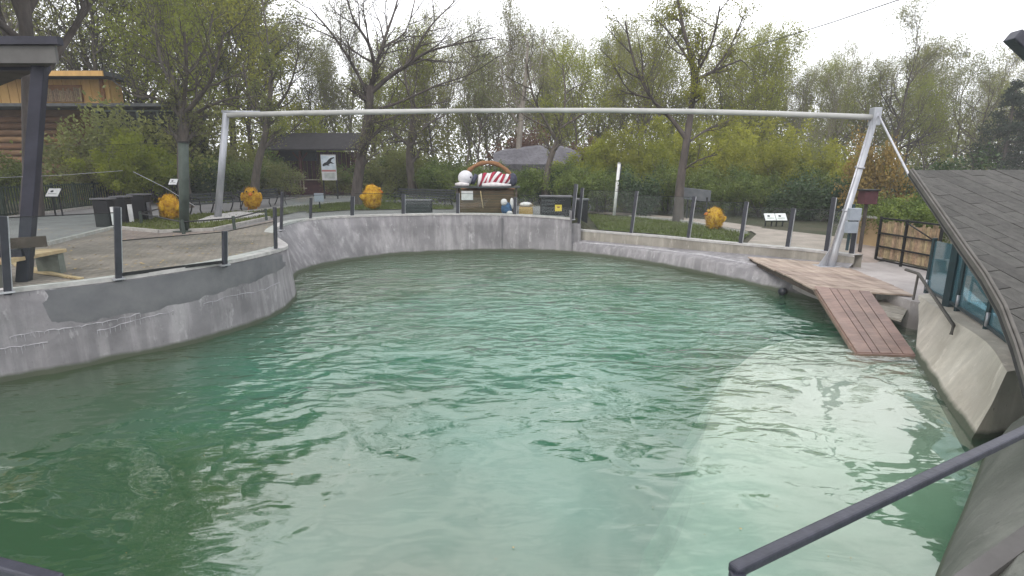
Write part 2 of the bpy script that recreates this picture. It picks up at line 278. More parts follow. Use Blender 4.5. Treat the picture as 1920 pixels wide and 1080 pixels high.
# ------------------------------------------------------------------ mesh helpers
class MB:
    def __init__(s): s.v = []; s.f = []
    def quad(s, *p):
        b = len(s.v); s.v += [tuple(q) for q in p]; s.f.append(tuple(range(b, b + len(p))))
        return s
    def box(s, c, d, rot=None):
        b = len(s.v); c = Vector(c)
        for i in (-1, 1):
            for j in (-1, 1):
                for k in (-1, 1):
                    q = Vector((i * d[0] / 2, j * d[1] / 2, k * d[2] / 2))
                    if rot is not None: q = rot @ q
                    s.v.append(tuple(c + q))
        s.f += [tuple(b + i for i in q) for q in ((0, 1, 3, 2), (4, 6, 7, 5), (0, 4, 5, 1), (2, 3, 7, 6), (0, 2, 6, 4), (1, 5, 7, 3))]
        return s
    def bar(s, a, b, wd, ht, up=(0, 0, 1)):
        a, b = Vector(a), Vector(b); d = (b - a); L = d.length; d.normalize(); u = Vector(up)
        if abs(d.dot(u)) > .98: u = Vector((0, 1, 0))
        x = d.cross(u).normalized(); u = x.cross(d)
        rot = Matrix((x, d, u)).transposed()
        return s.box((a + b) / 2, (wd, L, ht), rot)
    def tube(s, pts, rad, n=8, cap=True):
        pts = [Vector(p) for p in pts]; rad = rad if isinstance(rad, (list, tuple)) else [rad] * len(pts)
        b = len(s.v)
        for i, p in enumerate(pts):
            d = (pts[min(i + 1, len(pts) - 1)] - pts[max(i - 1, 0)]).normalized()
            u = Vector((0, 0, 1)) if abs(d.z) < .9 else Vector((1, 0, 0))
            x = d.cross(u).normalized(); y = x.cross(d)
            for k in range(n):
                a = 2 * math.pi * k / n; s.v.append(tuple(p + (x * math.cos(a) + y * math.sin(a)) * rad[i]))
        for i in range(len(pts) - 1):
            for k in range(n):
                s.f.append((b + i * n + k, b + i * n + (k + 1) % n, b + (i + 1) * n + (k + 1) % n, b + (i + 1) * n + k))
        if cap:
            s.f.append(tuple(b + k for k in range(n))[::-1]); s.f.append(tuple(b + (len(pts) - 1) * n + k for k in range(n)))
        return s
    def prism(s, poly, z0, z1):
        b = len(s.v); n = len(poly)
        s.v += [(p[0], p[1], z0) for p in poly] + [(p[0], p[1], z1) for p in poly]
        s.f.append(tuple(b + i for i in range(n))[::-1]); s.f.append(tuple(b + n + i for i in range(n)))
        for i in range(n): s.f.append((b + i, b + (i + 1) % n, b + n + (i + 1) % n, b + n + i))
        return s
    def slab(s, poly, off):                  # a 3D polygon given thickness along a vector
        b = len(s.v); n = len(poly); off = Vector(off)
        s.v += [tuple(Vector(p)) for p in poly] + [tuple(Vector(p) + off) for p in poly]
        s.f.append(tuple(b + i for i in range(n))); s.f.append(tuple(b + n + i for i in range(n))[::-1])
        for i in range(n): s.f.append((b + i, b + n + i, b + n + (i + 1) % n, b + (i + 1) % n))
        return s
    def ball(s, c, r, n=16, m=10, rot=None, fn=None):
        b = len(s.v); c = Vector(c); r = (r, r, r) if isinstance(r, (int, float)) else r
        for i in range(m + 1):
            t = math.pi * i / m
            for k in range(n):
                a = 2 * math.pi * k / n
                q = Vector((math.sin(t) * math.cos(a), math.sin(t) * math.sin(a), math.cos(t)))
                if fn: q = q * fn(q)
                q = Vector((q.x * r[0], q.y * r[1], q.z * r[2]))
                if rot is not None: q = rot @ q
                s.v.append(tuple(c + q))
        for i in range(m):
            for k in range(n): s.f.append((b + i * n + k, b + (i + 1) * n + k, b + (i + 1) * n + (k + 1) % n, b + i * n + (k + 1) % n))
        return s
    def loft(s, rows):
        b = len(s.v); n = len(rows[0])
        for r in rows: s.v += [tuple(p) for p in r]
        for i in range(len(rows) - 1):
            for k in range(n - 1): s.f.append((b + i * n + k, b + i * n + k + 1, b + (i + 1) * n + k + 1, b + (i + 1) * n + k))
        return s
    def build(s, name, m, parent=None, smooth=False, world=True, bevel=0):
        me = bpy.data.meshes.new(name)
        o_ = Vector(parent_origin(parent)) if (parent and world) else Vector((0, 0, 0))
        vs = [(v[0] - o_.x, v[1] - o_.y, v[2] - o_.z) for v in s.v]
        me.from_pydata(vs, [], s.f); me.update()
        if smooth: me.polygons.foreach_set('use_smooth', [True] * len(me.polygons))
        return obj(name, me, m, parent, bevel)
def parent_origin(p):
    o = Vector((0, 0, 0))
    while p: o += p.location; p = p.parent
    return o
def obj(name, me, m, parent=None, bevel=0):
    o = bpy.data.objects.new(name, me); C.objects.link(o)
    if m:
        if not me.materials: me.materials.append(M(m))
    if parent: o.parent = parent
    if bevel:
        bm = o.modifiers.new('bevel', 'BEVEL'); bm.width = bevel; bm.segments = 2; bm.limit_method = 'ANGLE'
    return o
def tag(o, label=None, cat=None, group=None, kind=None):
    if label: o['label'] = label
    if cat: o['category'] = cat
    if group: o['group'] = group
    if kind: o['kind'] = kind
    return o
def thing(name, label, cat, loc=(0, 0, 0), group=None):
    o = bpy.data.objects.new(name, None); o.empty_display_size = .2; C.objects.link(o); o.location = loc
    return tag(o, label, cat, group)
def share(o, parent=None, loc=None, rot=None):
    c = o.copy(); C.objects.link(c); c.parent = parent
    if loc is not None: c.location = loc
    if rot is not None: c.rotation_euler = rot
    return c
def clip(poly, a, b):                        # keep the part of a 2D polygon left of a->b
    out = []
    def side(p): return (b[0] - a[0]) * (p[1] - a[1]) - (b[1] - a[1]) * (p[0] - a[0])
    for i in range(len(poly)):
        p, q = poly[i], poly[(i + 1) % len(poly)]; sp, sq = side(p), side(q)
        if sp >= 0: out.append(p)
        if sp * sq < 0:
            t = sp / (sp - sq); out.append((p[0] + (q[0] - p[0]) * t, p[1] + (q[1] - p[1]) * t))
    return out
def inside(p, poly):
    c = False
    for i in range(len(poly)):
        a, b = poly[i], poly[i - 1]
        if (a[1] > p[1]) != (b[1] > p[1]) and p[0] < (b[0] - a[0]) * (p[1] - a[1]) / (b[1] - a[1]) + a[0]: c = not c
    return c
# ------------------------------------------------------------------ the setting: basin, walls, water, ground
def brickmat():
    m = bpy.data.materials.new('pavers'); m.use_nodes = True; n = m.node_tree.nodes; l = m.node_tree.links
    p = n['Principled BSDF']; p.inputs['Roughness'].default_value = .9; p.inputs['Specular IOR Level'].default_value = .2
    t = n.new('ShaderNodeTexCoord'); mpn = n.new('ShaderNodeMapping'); mpn.inputs['Rotation'].default_value = (0, 0, R(22)); l.new(t.outputs['Object'], mpn.inputs[0])
    b = n.new('ShaderNodeTexBrick'); b.inputs['Color1'].default_value = (.250, .212, .188, 1); b.inputs['Color2'].default_value = (.20, .170, .152, 1)
    b.inputs['Mortar'].default_value = (.10, .095, .085, 1); b.inputs['Scale'].default_value = 1; b.inputs['Brick Width'].default_value = .2; b.inputs['Row Height'].default_value = .1
    b.inputs['Mortar Size'].default_value = .008; l.new(mpn.outputs[0], b.inputs['Vector'])
    no = n.new('ShaderNodeTexNoise'); no.inputs['Scale'].default_value = .9; no.inputs['Detail'].default_value = 7; l.new(t.outputs['Object'], no.inputs['Vector'])
    r = n.new('ShaderNodeValToRGB'); r.color_ramp.elements[0].position = .33; r.color_ramp.elements[1].position = .68
    r.color_ramp.elements[0].color = (.72, .72, .70, 1); r.color_ramp.elements[1].color = (1.25, 1.22, 1.2, 1); l.new(no.outputs['Fac'], r.inputs[0])
    x = n.new('ShaderNodeMixRGB'); x.blend_type = 'MULTIPLY'; x.inputs[0].default_value = 1; l.new(b.outputs[0], x.inputs[1]); l.new(r.outputs[0], x.inputs[2])
    l.new(x.outputs[0], p.inputs['Base Color'])
    bp = n.new('ShaderNodeBump'); bp.inputs['Strength'].default_value = .6; bp.inputs['Distance'].default_value = .01; bp.invert = True
    l.new(b.outputs['Fac'], bp.inputs['Height']); l.new(bp.outputs[0], p.inputs['Normal']); MATS['pavers'] = m
brickmat()

def cr_interp(P, k):
    out = []
    for i in range(len(P) - 1):
        a, b, c, d = P[max(i - 1, 0)], P[i], P[i + 1], P[min(i + 2, len(P) - 1)]
        for j in range(k):
            t = j / k
            out.append(.5 * ((2 * b) + (c - a) * t + (2 * a - 5 * b + 4 * c - d) * t * t + (3 * b - a - 3 * c + d) * t ** 3))
    return out + [P[-1]]
PC = Vector((0.3, 11, 0))
def outw(p):
    d = Vector((p.x - PC.x, p.y - PC.y, 0)); return d.normalized()

LEFT = [(0, 718, -5, 549), (110, 698, 100, 537), (220, 675, 220, 523), (330, 652, 330, 507), (430, 626, 425, 492), (500, 600, 490, 478),
        (538, 578, 522, 470), (556, 556, 539, 462), (553, 540, 527, 452)]
FAR = [(553, 540, 527, 452), (550, 527, 512, 441), (560, 513, 517, 430), (600, 500, 548, 417), (660, 488, 625, 408), (750, 478, 725, 404), (850, 473, 850, 402),
       (940, 471, 940, 403), (1010, 472, 1010, 406), (1072, 475, 1071, 411)]
def station(s, extra=.12):
    W = pz(s[0], s[1], 0); T = py_(s[2], s[3], W.y + extra); return W, T
Lw, Lt = zip(*[station(s) for s in LEFT])
Fw, Ft = zip(*[station(s) for s in FAR])
Lw = [Vector((-10.5, 2.2, 0)), Vector((-9.2, 5.0, 0))] + list(Lw); Lt = [Vector((-10.7, 2.2, 1.27)), Vector((-9.3, 5.0, 1.27))] + list(Lt)
Fw, Ft = list(Fw), list(Ft)
def wall_rows(Ws, Ts):
    rows = []
    for W, T in zip(Ws, Ts):
        o = outw(T); rows.append([W + Vector((0, 0, -2.4)), W, W * .65 + T * .35, W * .3 + T * .7, T, T + o * .34, T + o * .36 + Vector((0, 0, -1.4))])
    return rows
def cap_mb(Ts, lift=.035, inn=.02, width=.36):
    rows = []
    for T in Ts:
        o = outw(T); a = T - o * inn; b = T + o * width
        rows.append([a + Vector((0, 0, -.03)), a + Vector((0, 0, lift)), b + Vector((0, 0, lift)), b + Vector((0, 0, -.12))])
    return MB().loft(rows)
lw, lt = cr_interp(Lw, 6), cr_interp(Lt, 6)
fw, ft = cr_interp(Fw, 6), cr_interp(Ft, 6)
wl = thing('pool_wall', 'curved grey concrete pool wall with a darker rendered patch, on the left', 'wall', (lt[0].x, lt[0].y, 0))
MB().loft(wall_rows(lw, lt)).build('wall_face', 'wall_concrete', wl, True)
cap_mb(lt).build('coping', 'cap_concrete', wl)
wf = thing('pool_wall', 'streaked pale concrete pool wall at the far end, with a vertical joint', 'wall', (0, 20, 0))
MB().loft(wall_rows(fw, ft)).build('wall_face', 'wall_concrete', wf, True)
cap_mb(ft).build('coping', 'cap_concrete', wf)
RIGHT0 = pz(1072, 475, 0).y
# end of the far wall where it steps down
e = Ft[-1]; we = Fw[-1]
MB().box((e.x - .01, e.y + .18, (e.z - .6) / 2 + .29), (.06, .40, e.z + .62)).build('end_face', 'wall_concrete', wf)
ke = py_(1074, 431, RIGHT0 + .62)
MB().box((e.x + .16, e.y + .50, .02), (.44, .80, 2.06)).build('step_face', 'wall_concrete', wf)
j = py_(941, 404, 20.0); MB().box((j.x, Fw[7].y + .05, .66), (.035, .09, 1.22)).build('joint', 'render_patch', wf)
# darker render patch on the left wall, laid on the wall face
def wall_pt(Ws, Ts, px, frac, lift):
    # find the place on the loft seen at column px
    best = None
    for i in range(len(Ws) - 1):
        for t in (0, .25, .5, .75):
            W = Ws[i].lerp(Ws[i + 1], t); T = Ts[i].lerp(Ts[i + 1], t); q = T.lerp(W, frac)
            u = q.x / (CP * q.y - SP * (q.z - CAMZ)) * F + 960
            if best is None or abs(u - px) < best[0]: best = (abs(u - px), q, Ts[i + 1] - Ts[i])
    n_ = Vector((best[2].y, -best[2].x, 0)).normalized()
    return best[1] + n_ * lift
rng = random.Random(4)
cols = list(range(84, 541, 12)); rowsP = []
def pbot(x):
    xs = [84, 95, 150, 290, 400, 460, 520, 545]; ys = [.40, .42, .46, .46, .40, .36, .33, .30]
    return float(np.interp(x, xs, ys))
for x in cols:
    fb = pbot(x) + rng.uniform(-.025, .025); r_ = []
    for k in range(6):
        f_ = .035 + (fb - .035) * k / 5; edge = .0 if k == 5 or x in (cols[0], cols[-1]) else .014
        r_.append(wall_pt(lw, lt, x + (6 * math.sin(k * 2.1) if x == cols[0] else 0), f_, edge))
    rowsP.append(r_)
MB().loft(rowsP).build('render_patch', 'render_patch', wl, True)
def crust(path, parent, Ws, Ts):
    pts = []; x0 = path[0][0]; xs = [p[0] for p in path]; fs = [p[1] for p in path]
    x = x0
    while x <= path[-1][0]:
        pts.append(wall_pt(Ws, Ts, x, float(np.interp(x, xs, fs)) + rng.uniform(-.012, .012), .004)); x += 9
    m = MB(); m.tube(pts, [rng.uniform(.002, .010) for _ in pts], 5)
    for q in pts:
        if rng.random() < .8:
            m.tube([q, q + Vector((0, 0, -rng.uniform(.03, .11)))], [.006, .002], 4)
    m.build('lime_crust', 'lime', parent)
crust([(20, .50), (110, .50), (190, .50), (270, .47)], wl, lw, lt)
crust([(180, .60), (260, .53), (330, .51)], wl, lw, lt)
crust([(380, .50), (440, .47), (490, .53), (530, .50)], wl, lw, lt)
crust([(0, .62), (90, .64)], wl, lw, lt)

# right-hand ledge: water line, lip, ledge, kerb
RIGHT = [(1072, 475, 1072, 459, .15, 1074, 448, .6, 1074, 431), (1150, 484, 1150, 465, .15, 1150, 455, .8, 1150, 437), (1230, 497, 1230, 474, .15, 1240, 463, 1.0, 1240, 444),
         (1330, 517, 1322, 488, .2, 1330, 471, 1.3, 1330, 453), (1400, 533, 1400, 506, .2, 1420, 478, 1.5, 1420, 461), (1480, 552, 1480, 525, .2, 1500, 486, 1.8, 1500, 468),
         (1550, 572, 1550, 548, .2, 1600, 494, 1.7, 1603, 480)]
rows = []; K1 = []; K0L = []
for s in RIGHT:
    W = pz(s[0], s[1], 0); L = py_(s[2], s[3], W.y + s[4]); K0 = py_(s[5], s[6], W.y + s[7]); K = py_(s[8], s[9], W.y + s[7] + .02)
    rows.append([W + Vector((0, 0, -2.4)), W, L, L.lerp(K0, .25) + Vector((0, 0, .05)), K0, K]); K1.append(K); K0L.append(K0)
RW = [r[1] for r in rows]
rows = [list(r) for r in zip(*[cr_interp(list(c), 6) for c in zip(*rows)])]
wr = thing('pool_ledge', 'low pale concrete ledge with rough lip and kerb, right of the far wall', 'ledge', (RW[2].x, RW[2].y, 0))
lf = MB().loft([r[:5] for r in rows]).build('ledge_face', 'wall_concrete', wr, True)
k1 = [r[5] for r in rows]
MB().loft([[r[4] - Vector((0, 0, .05)), r[5], r[5] + outw(r[5]) * .25, r[5] + outw(r[5]) * .25 - Vector((0, 0, 1))] for r in rows]).build('kerb', 'warm_concrete', wr)
cap_mb(k1, .03, .02, .27).build('coping', 'cap_concrete', wr)
m = MB(); pts = [r[3] + Vector((0, 0, .0)) for r in rows[2:26]]
m.tube(pts, [rng.uniform(.02, .05) for _ in pts], 6); m.build('lime_crust', 'lime', wr, True)

# apron beside the gate and the two concrete walls on the right
ap = [(6.95, 12.9), (7.2, 11.9), (7.75, 10.9), (7.7, 10.0), (8.3, 9.3), (9.2, 10.6), (10.6, 12.3), (10.6, 15.0), (9.2, 14.3), (8.5, 13.75), (7.6, 14.0), (7.2, 13.6)]
tag(MB().prism(ap, -2.4, .545).build('apron', 'apron_concrete'), kind='structure')
sw = thing('sloping_wall', 'pale sloping concrete wall beside the ramp, below the glass balustrade', 'wall', (6, 7.5, 0))
SWb = [(1715, 668), (1760, 738), (1798, 793), (1822, 823)]; SWt = [(1722, 553, .60), (1785, 598, .74), (1850, 642, .80), (1888, 697, .82)]
B_ = cr_interp([pz(*p, 0) for p in SWb], 5); T_ = cr_interp([pz(*p) for p in SWt], 5)
rws = []
for b_, t_ in zip(B_, T_):
    d = Vector((1, .25, 0)).normalized()
    rws.append([b_ - Vector((0, 0, 1.5)) , b_, b_.lerp(t_, .5) + Vector((.03, 0, .03)), t_, t_ + d * .8 + Vector((0, 0, .03)), t_ + d * .82 - Vector((0, 0, 2.3))])
swm = MB().loft(rws); n6 = len(rws[0]); swm.f.append(tuple(range((len(rws) - 1) * n6, len(rws) * n6)))
swm.build('wall_face', 'pale_concrete', sw)
pr = thing('concrete_pier', 'grey green concrete wall end behind the near handrail', 'wall', (4.2, 4.4, 0))
PRb = [(1842, 862), (1806, 955), (1755, 1075), (1690, 1260)]; bb = [pz(*p, 0) for p in PRb]; bb = cr_interp(bb, 5)
rws = []
for b_ in bb:
    d = Vector((.86, -.5, 0)); rws.append([b_ - Vector((0, 0, 1.5)), b_, b_ + d * .16 + Vector((0, 0, .45)), b_ + d * .4 + Vector((0, 0, .8)), b_ + d * .75 + Vector((0, 0, .95)), b_ + d * 1.9 + Vector((0, 0, .97)), b_ + d * 1.9 - Vector((0, 0, 1.5))])
pm = MB().loft(rws); n7 = len(rws[0]); pm.f.append(tuple(range(n7)))
pm.build('wall_face', 'grey_concrete', pr, True)
a_, b_ = py_(1800, 1100, 2.6), py_(1960, 985, 2.9)
tag(MB().bar(a_, b_, .10, .05).build('deck_edge', 'shelter_fascia'), 'grey metal deck edge in the bottom right corner', 'edge trim')
a_, b_ = py_(1870, 1110, 2.5), py_(1990, 1010, 2.7)
tag(MB().slab([a_, b_, b_ + Vector((1, 0, 0)), a_ + Vector((1, 0, 0))], (0, 0, -.2)).build('deck_floor', 'post_dark'), kind='structure')

# basin floor, shallow shelf, water
tag(MB().quad((-13, -3, -2.3), (12, -3, -2.3), (12, 23, -2.3), (-13, 23, -2.3)).build('pool_floor', 'basin'), kind='structure')
sh = [pz(x, y, -.1) for x, y in [(1600, 630), (1500, 634), (1430, 652), (1380, 692), (1340, 762), (1312, 830), (1298, 900), (1265, 965), (1195, 1030), (1110, 1085), (980, 1200)]]
sh = cr_interp(sh, 4)
shp = [(p.x, p.y) for p in sh] + [(1.5, 1.2), (6, 1.2), (8.5, 6), (8.2, 9.6), (7.2, 9.5)]
def shz(x, y): return -.11 - .50 * (1 - sst(3.2, 6.8, y)) 
shm = MB(); n_s = len(shp); shm.v += [(p[0], p[1], -2.25) for p in shp]
import bmesh as _bm
bm = _bm.new(); bm.faces.new([bm.verts.new((p[0], p[1], 0)) for p in shp])
for t in np.arange(1.4, 9.5, .4): _bm.ops.bisect_plane(bm, geom=bm.verts[:] + bm.edges[:] + bm.faces[:], plane_co=(0, t, 0), plane_no=(0, 1, 0))
bm.verts.index_update(); shm.v = [(v.co.x, v.co.y, shz(v.co.x, v.co.y)) for v in bm.verts]; shm.f = [tuple(v.index for v in f.verts) for f in bm.faces]; bm.free()
tp_ = [Vector((p[0], p[1], shz(p[0], p[1]))) for p in shp[:len(sh)]]
cs_ = Vector((4.6, 5.5, 0)); rws = []
for i, q in enumerate(tp_):
    o = Vector((q.x - cs_.x, q.y - cs_.y, 0)).normalized(); wv = .55 + .2 * math.sin(i * 1.7) + .2 * math.sin(i * .6)
    rws.append([q, q + o * .10 * wv - Vector((0, 0, .05)), q + o * .30 * wv - Vector((0, 0, .22)), q + o * .55 * wv - Vector((0, 0, .7)), q + o * .8 * wv - Vector((0, 0, 1.8))])
shm.loft(rws); tag(shm.build('pool_shelf', 'shelf'), kind='structure')
nx, ny = 300, 330; X = np.linspace(-13, 9.5, nx); Y = np.linspace(-2.5, 22.3, ny)
gx, gy = np.meshgrid(X, Y)
wr_ = np.random.RandomState(7); hz = np.zeros_like(gx)
for i in range(26):
    a = wr_.uniform(0, 2 * np.pi); lam = wr_.uniform(.55, 2.2); k = 2 * np.pi / lam
    hz += .0011 * lam * np.sin(k * (np.cos(a) * gx + np.sin(a) * gy) + wr_.uniform(0, 6.28))
calm = np.clip((gy - 4) / 6, .35, 1); hz *= calm
vs = np.stack([gx.ravel(), gy.ravel(), hz.ravel()], 1)
fi = (np.arange(ny - 1)[:, None] * nx + np.arange(nx - 1)[None]).ravel()
fa = np.stack([fi, fi + 1, fi + nx + 1, fi + nx], 1).tolist()
b0 = len(vs); vs = vs.tolist() + [(-13, -2.5, -2.28), (9.5, -2.5, -2.28), (9.5, 22.3, -2.28), (-13, 22.3, -2.28)]
fa.append([b0 + 3, b0 + 2, b0 + 1, b0])
fa.append([b0, b0 + 1] + list(range(nx - 1, -1, -1))); fa.append([b0 + 2, b0 + 3] + list(range((ny - 1) * nx, ny * nx)))
fa.append([b0 + 3, b0] + [i * nx for i in range(ny)]); fa.append([b0 + 1, b0 + 2] + [i * nx + nx - 1 for i in range(ny - 1, -1, -1)])
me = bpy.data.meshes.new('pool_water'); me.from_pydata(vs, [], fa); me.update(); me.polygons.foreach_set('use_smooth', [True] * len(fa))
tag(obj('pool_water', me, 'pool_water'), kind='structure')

# terrain: rings from the pool edge out to the horizon
inner = [p + outw(p) * .3 for p in lt[::2] + ft[1::2]] + [p + outw(p) * .22 for p in k1[1::2]]
inner += [Vector(q) for q in [(9.3, 14.0, .5), (10.4, 14.6, .5), (10.4, 12.0, .5), (9.0, 9.6, .5), (7.5, 7.0, .5), (7.0, 5, .5), (6.6, 3, .5), (6.6, -2.6, .5), (0, -2.9, .9), (-8, -2.9, 1.0), (-11, -1.0, 1.2)]]
outr = []; N = len(inner)
offs = [0, .35, .8, 1.4, 2.2, 3.2, 4.5, 6, 8, 10.5, 13, 16, 20, 25, 32, 45, 70, 120, 200, 300]
tv, tf = [], []
for i, o_ in enumerate(offs):
    for p in inner:
        d = outw(p); q = p + d * o_
        z = g(q.x, q.y) if i else min(p.z - .02, g(q.x, q.y))
        if o_ > 60: z = min(z, 5) 
        tv.append((q.x, q.y, z))
for i in range(len(offs) - 1):
    for k in range(N): tf.append((i * N + k, i * N + (k + 1) % N, (i + 1) * N + (k + 1) % N, (i + 1) * N + k))
me = bpy.data.meshes.new('ground'); me.from_pydata(tv, [], tf); me.update()
tag(obj('ground', me, 'soil'), kind='structure')

def sheet(name, pts, m, off, kind='structure'):
    # a paved or planted area: flat polygon cut into strips so that it follows the ground
    P = [(p.x, p.y) for p in pts]; x0, x1 = min(p[0] for p in P), max(p[0] for p in P); y0, y1 = min(p[1] for p in P), max(p[1] for p in P)
    mb = MB(); st = 1.0; ys = np.arange(y0, y1 + st, st)
    import bmesh
    bm = bmesh.new(); f = bm.faces.new([bm.verts.new((p[0], p[1], 0)) for p in P])
    for axis, lo, hi in ((0, x0, x1), (1, y0, y1)):
        for t in np.arange(lo + .7, hi, .9 if hi - lo < 60 else 3):
            no = (1, 0, 0) if axis == 0 else (0, 1, 0); c_ = (t, 0, 0) if axis == 0 else (0, t, 0)
            bmesh.ops.bisect_plane(bm, geom=bm.verts[:] + bm.edges[:] + bm.faces[:], plane_co=c_, plane_no=no)
    for v in bm.verts: v.co.z = g(v.co.x, v.co.y) + off
    bmesh.ops.recalc_face_normals(bm, faces=bm.faces)
    if sum(f.normal.z for f in bm.faces) < 0: bmesh.ops.reverse_faces(bm, faces=bm.faces)
    me = bpy.data.meshes.new(name); bm.to_mesh(me); bm.free()
    return tag(obj(name, me, m), kind=kind)
def G(*l): return [gr(x, y) for x, y in l]
edge = [p + outw(p) * .28 for p in lt[::3] + ft[1::3]]
sheet('road', [Vector((-30, 0, 0))] + [Vector((-30, 18, 0))] + G((0, 412), (180, 388), (400, 368), (540, 358), (668, 358), (690, 370), (860, 378), (1000, 388), (1072, 398)) + edge[::-1] + [Vector((-11.6, 0, 0))], 'asphalt', .02)
tl = [p + outw(p) * .30 for p in lt if p.y > 4]
sheet('terrace', G((-260, 520), (88, 463), (215, 431), (430, 434), (512, 414)) + tl[::-1][8::2] + [Vector((-14, 4.5, 0))], 'pavers', .035)
lawnA = G((222, 432), (300, 438), (400, 434), (505, 411), (560, 399), (645, 393), (660, 381), (560, 389), (470, 397), (380, 403), (300, 409), (235, 416))
lawnB = G((575, 401), (650, 396), (760, 394), (850, 394), (850, 387), (700, 379), (610, 384))
def pxof(q): return q.x / (CP * q.y - SP * (q.z - CAMZ)) * F + 960
lawnC = [q + outw(q) * .24 for q in k1 if 1110 < pxof(q) < 1390] + G((1408, 440), (1330, 426), (1200, 410), (1100, 403))
sheet('lawn', lawnA, 'lawn', .05); sheet('lawn', lawnB, 'lawn', .05); sheet('lawn', lawnC, 'lawn', .05)
sheet('path', [q + outw(q) * .24 for q in k1 if 1385 < pxof(q)] + G((1680, 468), (1560, 445), (1430, 430), (1395, 428), (1418, 441)), 'path_pink', .045)
sheet('path', G((1100, 400), (1200, 407), (1330, 423), (1405, 436), (1430, 428), (1330, 414), (1200, 402), (1100, 397)), 'path_pink', .045)
def kerb(pts, wd=.10, ht=.10):
    m = MB()
    for a, b in zip(pts[:-1], pts[1:]):
        m.bar(Vector((a.x, a.y, g(a.x, a.y) + ht / 2 + .02)), Vector((b.x, b.y, g(b.x, b.y) + ht / 2 + .02)), wd, ht)
    return m
kb = [G((90, 463), (215, 431), (300, 439), (400, 435), (505, 412)), G((440, 403), (500, 396), (560, 388), (640, 382)), G((1180, 408), (1270, 416), (1330, 427), (1400, 441)), G((0, 414), (180, 390), (400, 370), (540, 359)), G((545, 375), (600, 372), (665, 371))]
for q in kb: tag(kerb(q).build('kerb', 'kerb'), kind='structure')
# grass blades on the three lawns
rs = np.random.RandomState(3); gm = MB()
for poly in (lawnA, lawnB, lawnC):
    P = [(p.x, p.y) for p in poly]; x0, x1 = min(p[0] for p in P), max(p[0] for p in P); y0, y1 = min(p[1] for p in P), max(p[1] for p in P)
    n_ = 0
    while n_ < 5000:
        x, y = rs.uniform(x0, x1), rs.uniform(y0, y1)
        if not inside((x, y), P): continue
        n_ += 1; a = rs.uniform(0, 6.28); wd = rs.uniform(.012, .03); h = rs.uniform(.04, .11); z = g(x, y) + .045
        dx, dy = math.cos(a) * wd, math.sin(a) * wd; lx, ly = rs.uniform(-.05, .05, 2)
        gm.quad((x - dx, y - dy, z), (x + dx, y + dy, z), (x + lx, y + ly, z + h))
tag(gm.build('grass', 'grass'), 'short spring grass on the lawns behind the pool', 'grass', kind='stuff')
# ------------------------------------------------------------------ glass fences round the pool
def fence(label, posts, zbase=None, depths=None, mpost='post_dark', wd=.085, rails=(), panes=None, taper=None):
    """posts: (base px, base py, top px, top py); base stands on the wall at the given depth"""
    pts = []
    for i, (bx, by, tx, ty) in enumerate(posts):
        y = depths[i]; b = py_(bx, by, y); t = py_(tx, ty, y); pts.append((b, t))
    root = thing('glass_fence', label, 'fence', pts[0][0])
    for i, (b, t) in enumerate(pts):
        q = pts[min(i + 1, len(pts) - 1)][0] - pts[max(i - 1, 0)][0]; q.z = 0; q.normalize()
        o = MB().bar(b - Vector((0, 0, .03)), t, wd, .055, up=(-q.y, q.x, 0)).build('post', mpost, root, bevel=.006)
        s_ = q * (wd / 2 + .008)
        MB().bar(b + s_, t + s_ - Vector((0, 0, .01)), .014, .03, up=(-q.y, q.x, 0)).build('edge_strip', 'aluminium', o)
        f_ = Vector((q.x, q.y, 0)); MB().box(b + Vector((0, 0, .012)), (wd * 1.9, .13, .024), Matrix(((q.x, -q.y, 0), (q.y, q.x, 0), (0, 0, 1)))).build('foot_plate', 'aluminium', o)
    for i in range(len(pts) - 1):
        if panes and not panes[i]: continue
        (b0, t0), (b1, t1) = pts[i], pts[i + 1]; h = min((t0 - b0).length, (t1 - b1).length)
        h = max(h, .8) if panes is None else h
        u0, u1 = (t0 - b0).normalized(), (t1 - b1).normalized(); q = (b1 - b0).normalized() * (wd * .55)
        n_ = Vector((-q.y, q.x, 0)).normalized() * .010
        pl = MB().slab([b0 + q + u0 * .05, b1 - q + u1 * .05, b1 - q + u1 * (h * .97), b0 + q + u0 * (h * .97)], n_).build('glass_pane', 'glass_clear', root)
        MB().bar(b0 + q + u0 * (h * .975), b1 - q + u1 * (h * .975), .022, .014).build('top_edge', 'iron', pl)
        if i in rails:
            MB().bar(b0 + q + u0 * .075, b1 - q + u1 * .075, .05, .05).build('bottom_rail', 'iron', root)
    return root
def wall_depth(Ts, px):
    best = min(Ts, key=lambda q: abs(q.x / (CP * q.y - SP * (q.z - CAMZ)) * F + 960 - px)); return best.y + .12
LP = [(14, 549, 5, 405), (222, 524, 219, 388), (421, 498, 421, 433), (517, 468, 515, 388)]
fence('dark posted glass fence along the curved left wall, nearest the camera', LP, depths=[pz(a[0], a[1], 1.31).y for a in LP], rails=(1,), panes=[1, 1, 1])
FP = [(527, 432, 529, 360), (582, 411, 583, 371), (660, 405, 661, 368), (756, 403, 756, 364), (858, 402, 858, 362), (965, 404, 966, 370), (1073, 412, 1080, 345)]
fence('dark posted glass fence on top of the far pool wall', FP, depths=[wall_depth(ft, a[0]) for a in FP], wd=.12)
RP = [(1084, 430, 1092, 352), (1183, 438, 1194, 358), (1290, 448, 1302, 368), (1388, 457, 1400, 378), (1476, 465, 1488, 390), (1549, 472, 1564, 370), (1596, 478, 1608, 395)]
fence('tall dark posted glass fence on the low kerb, right of the far wall', RP, depths=[wall_depth(k1, a[0]) for a in RP], wd=.11)

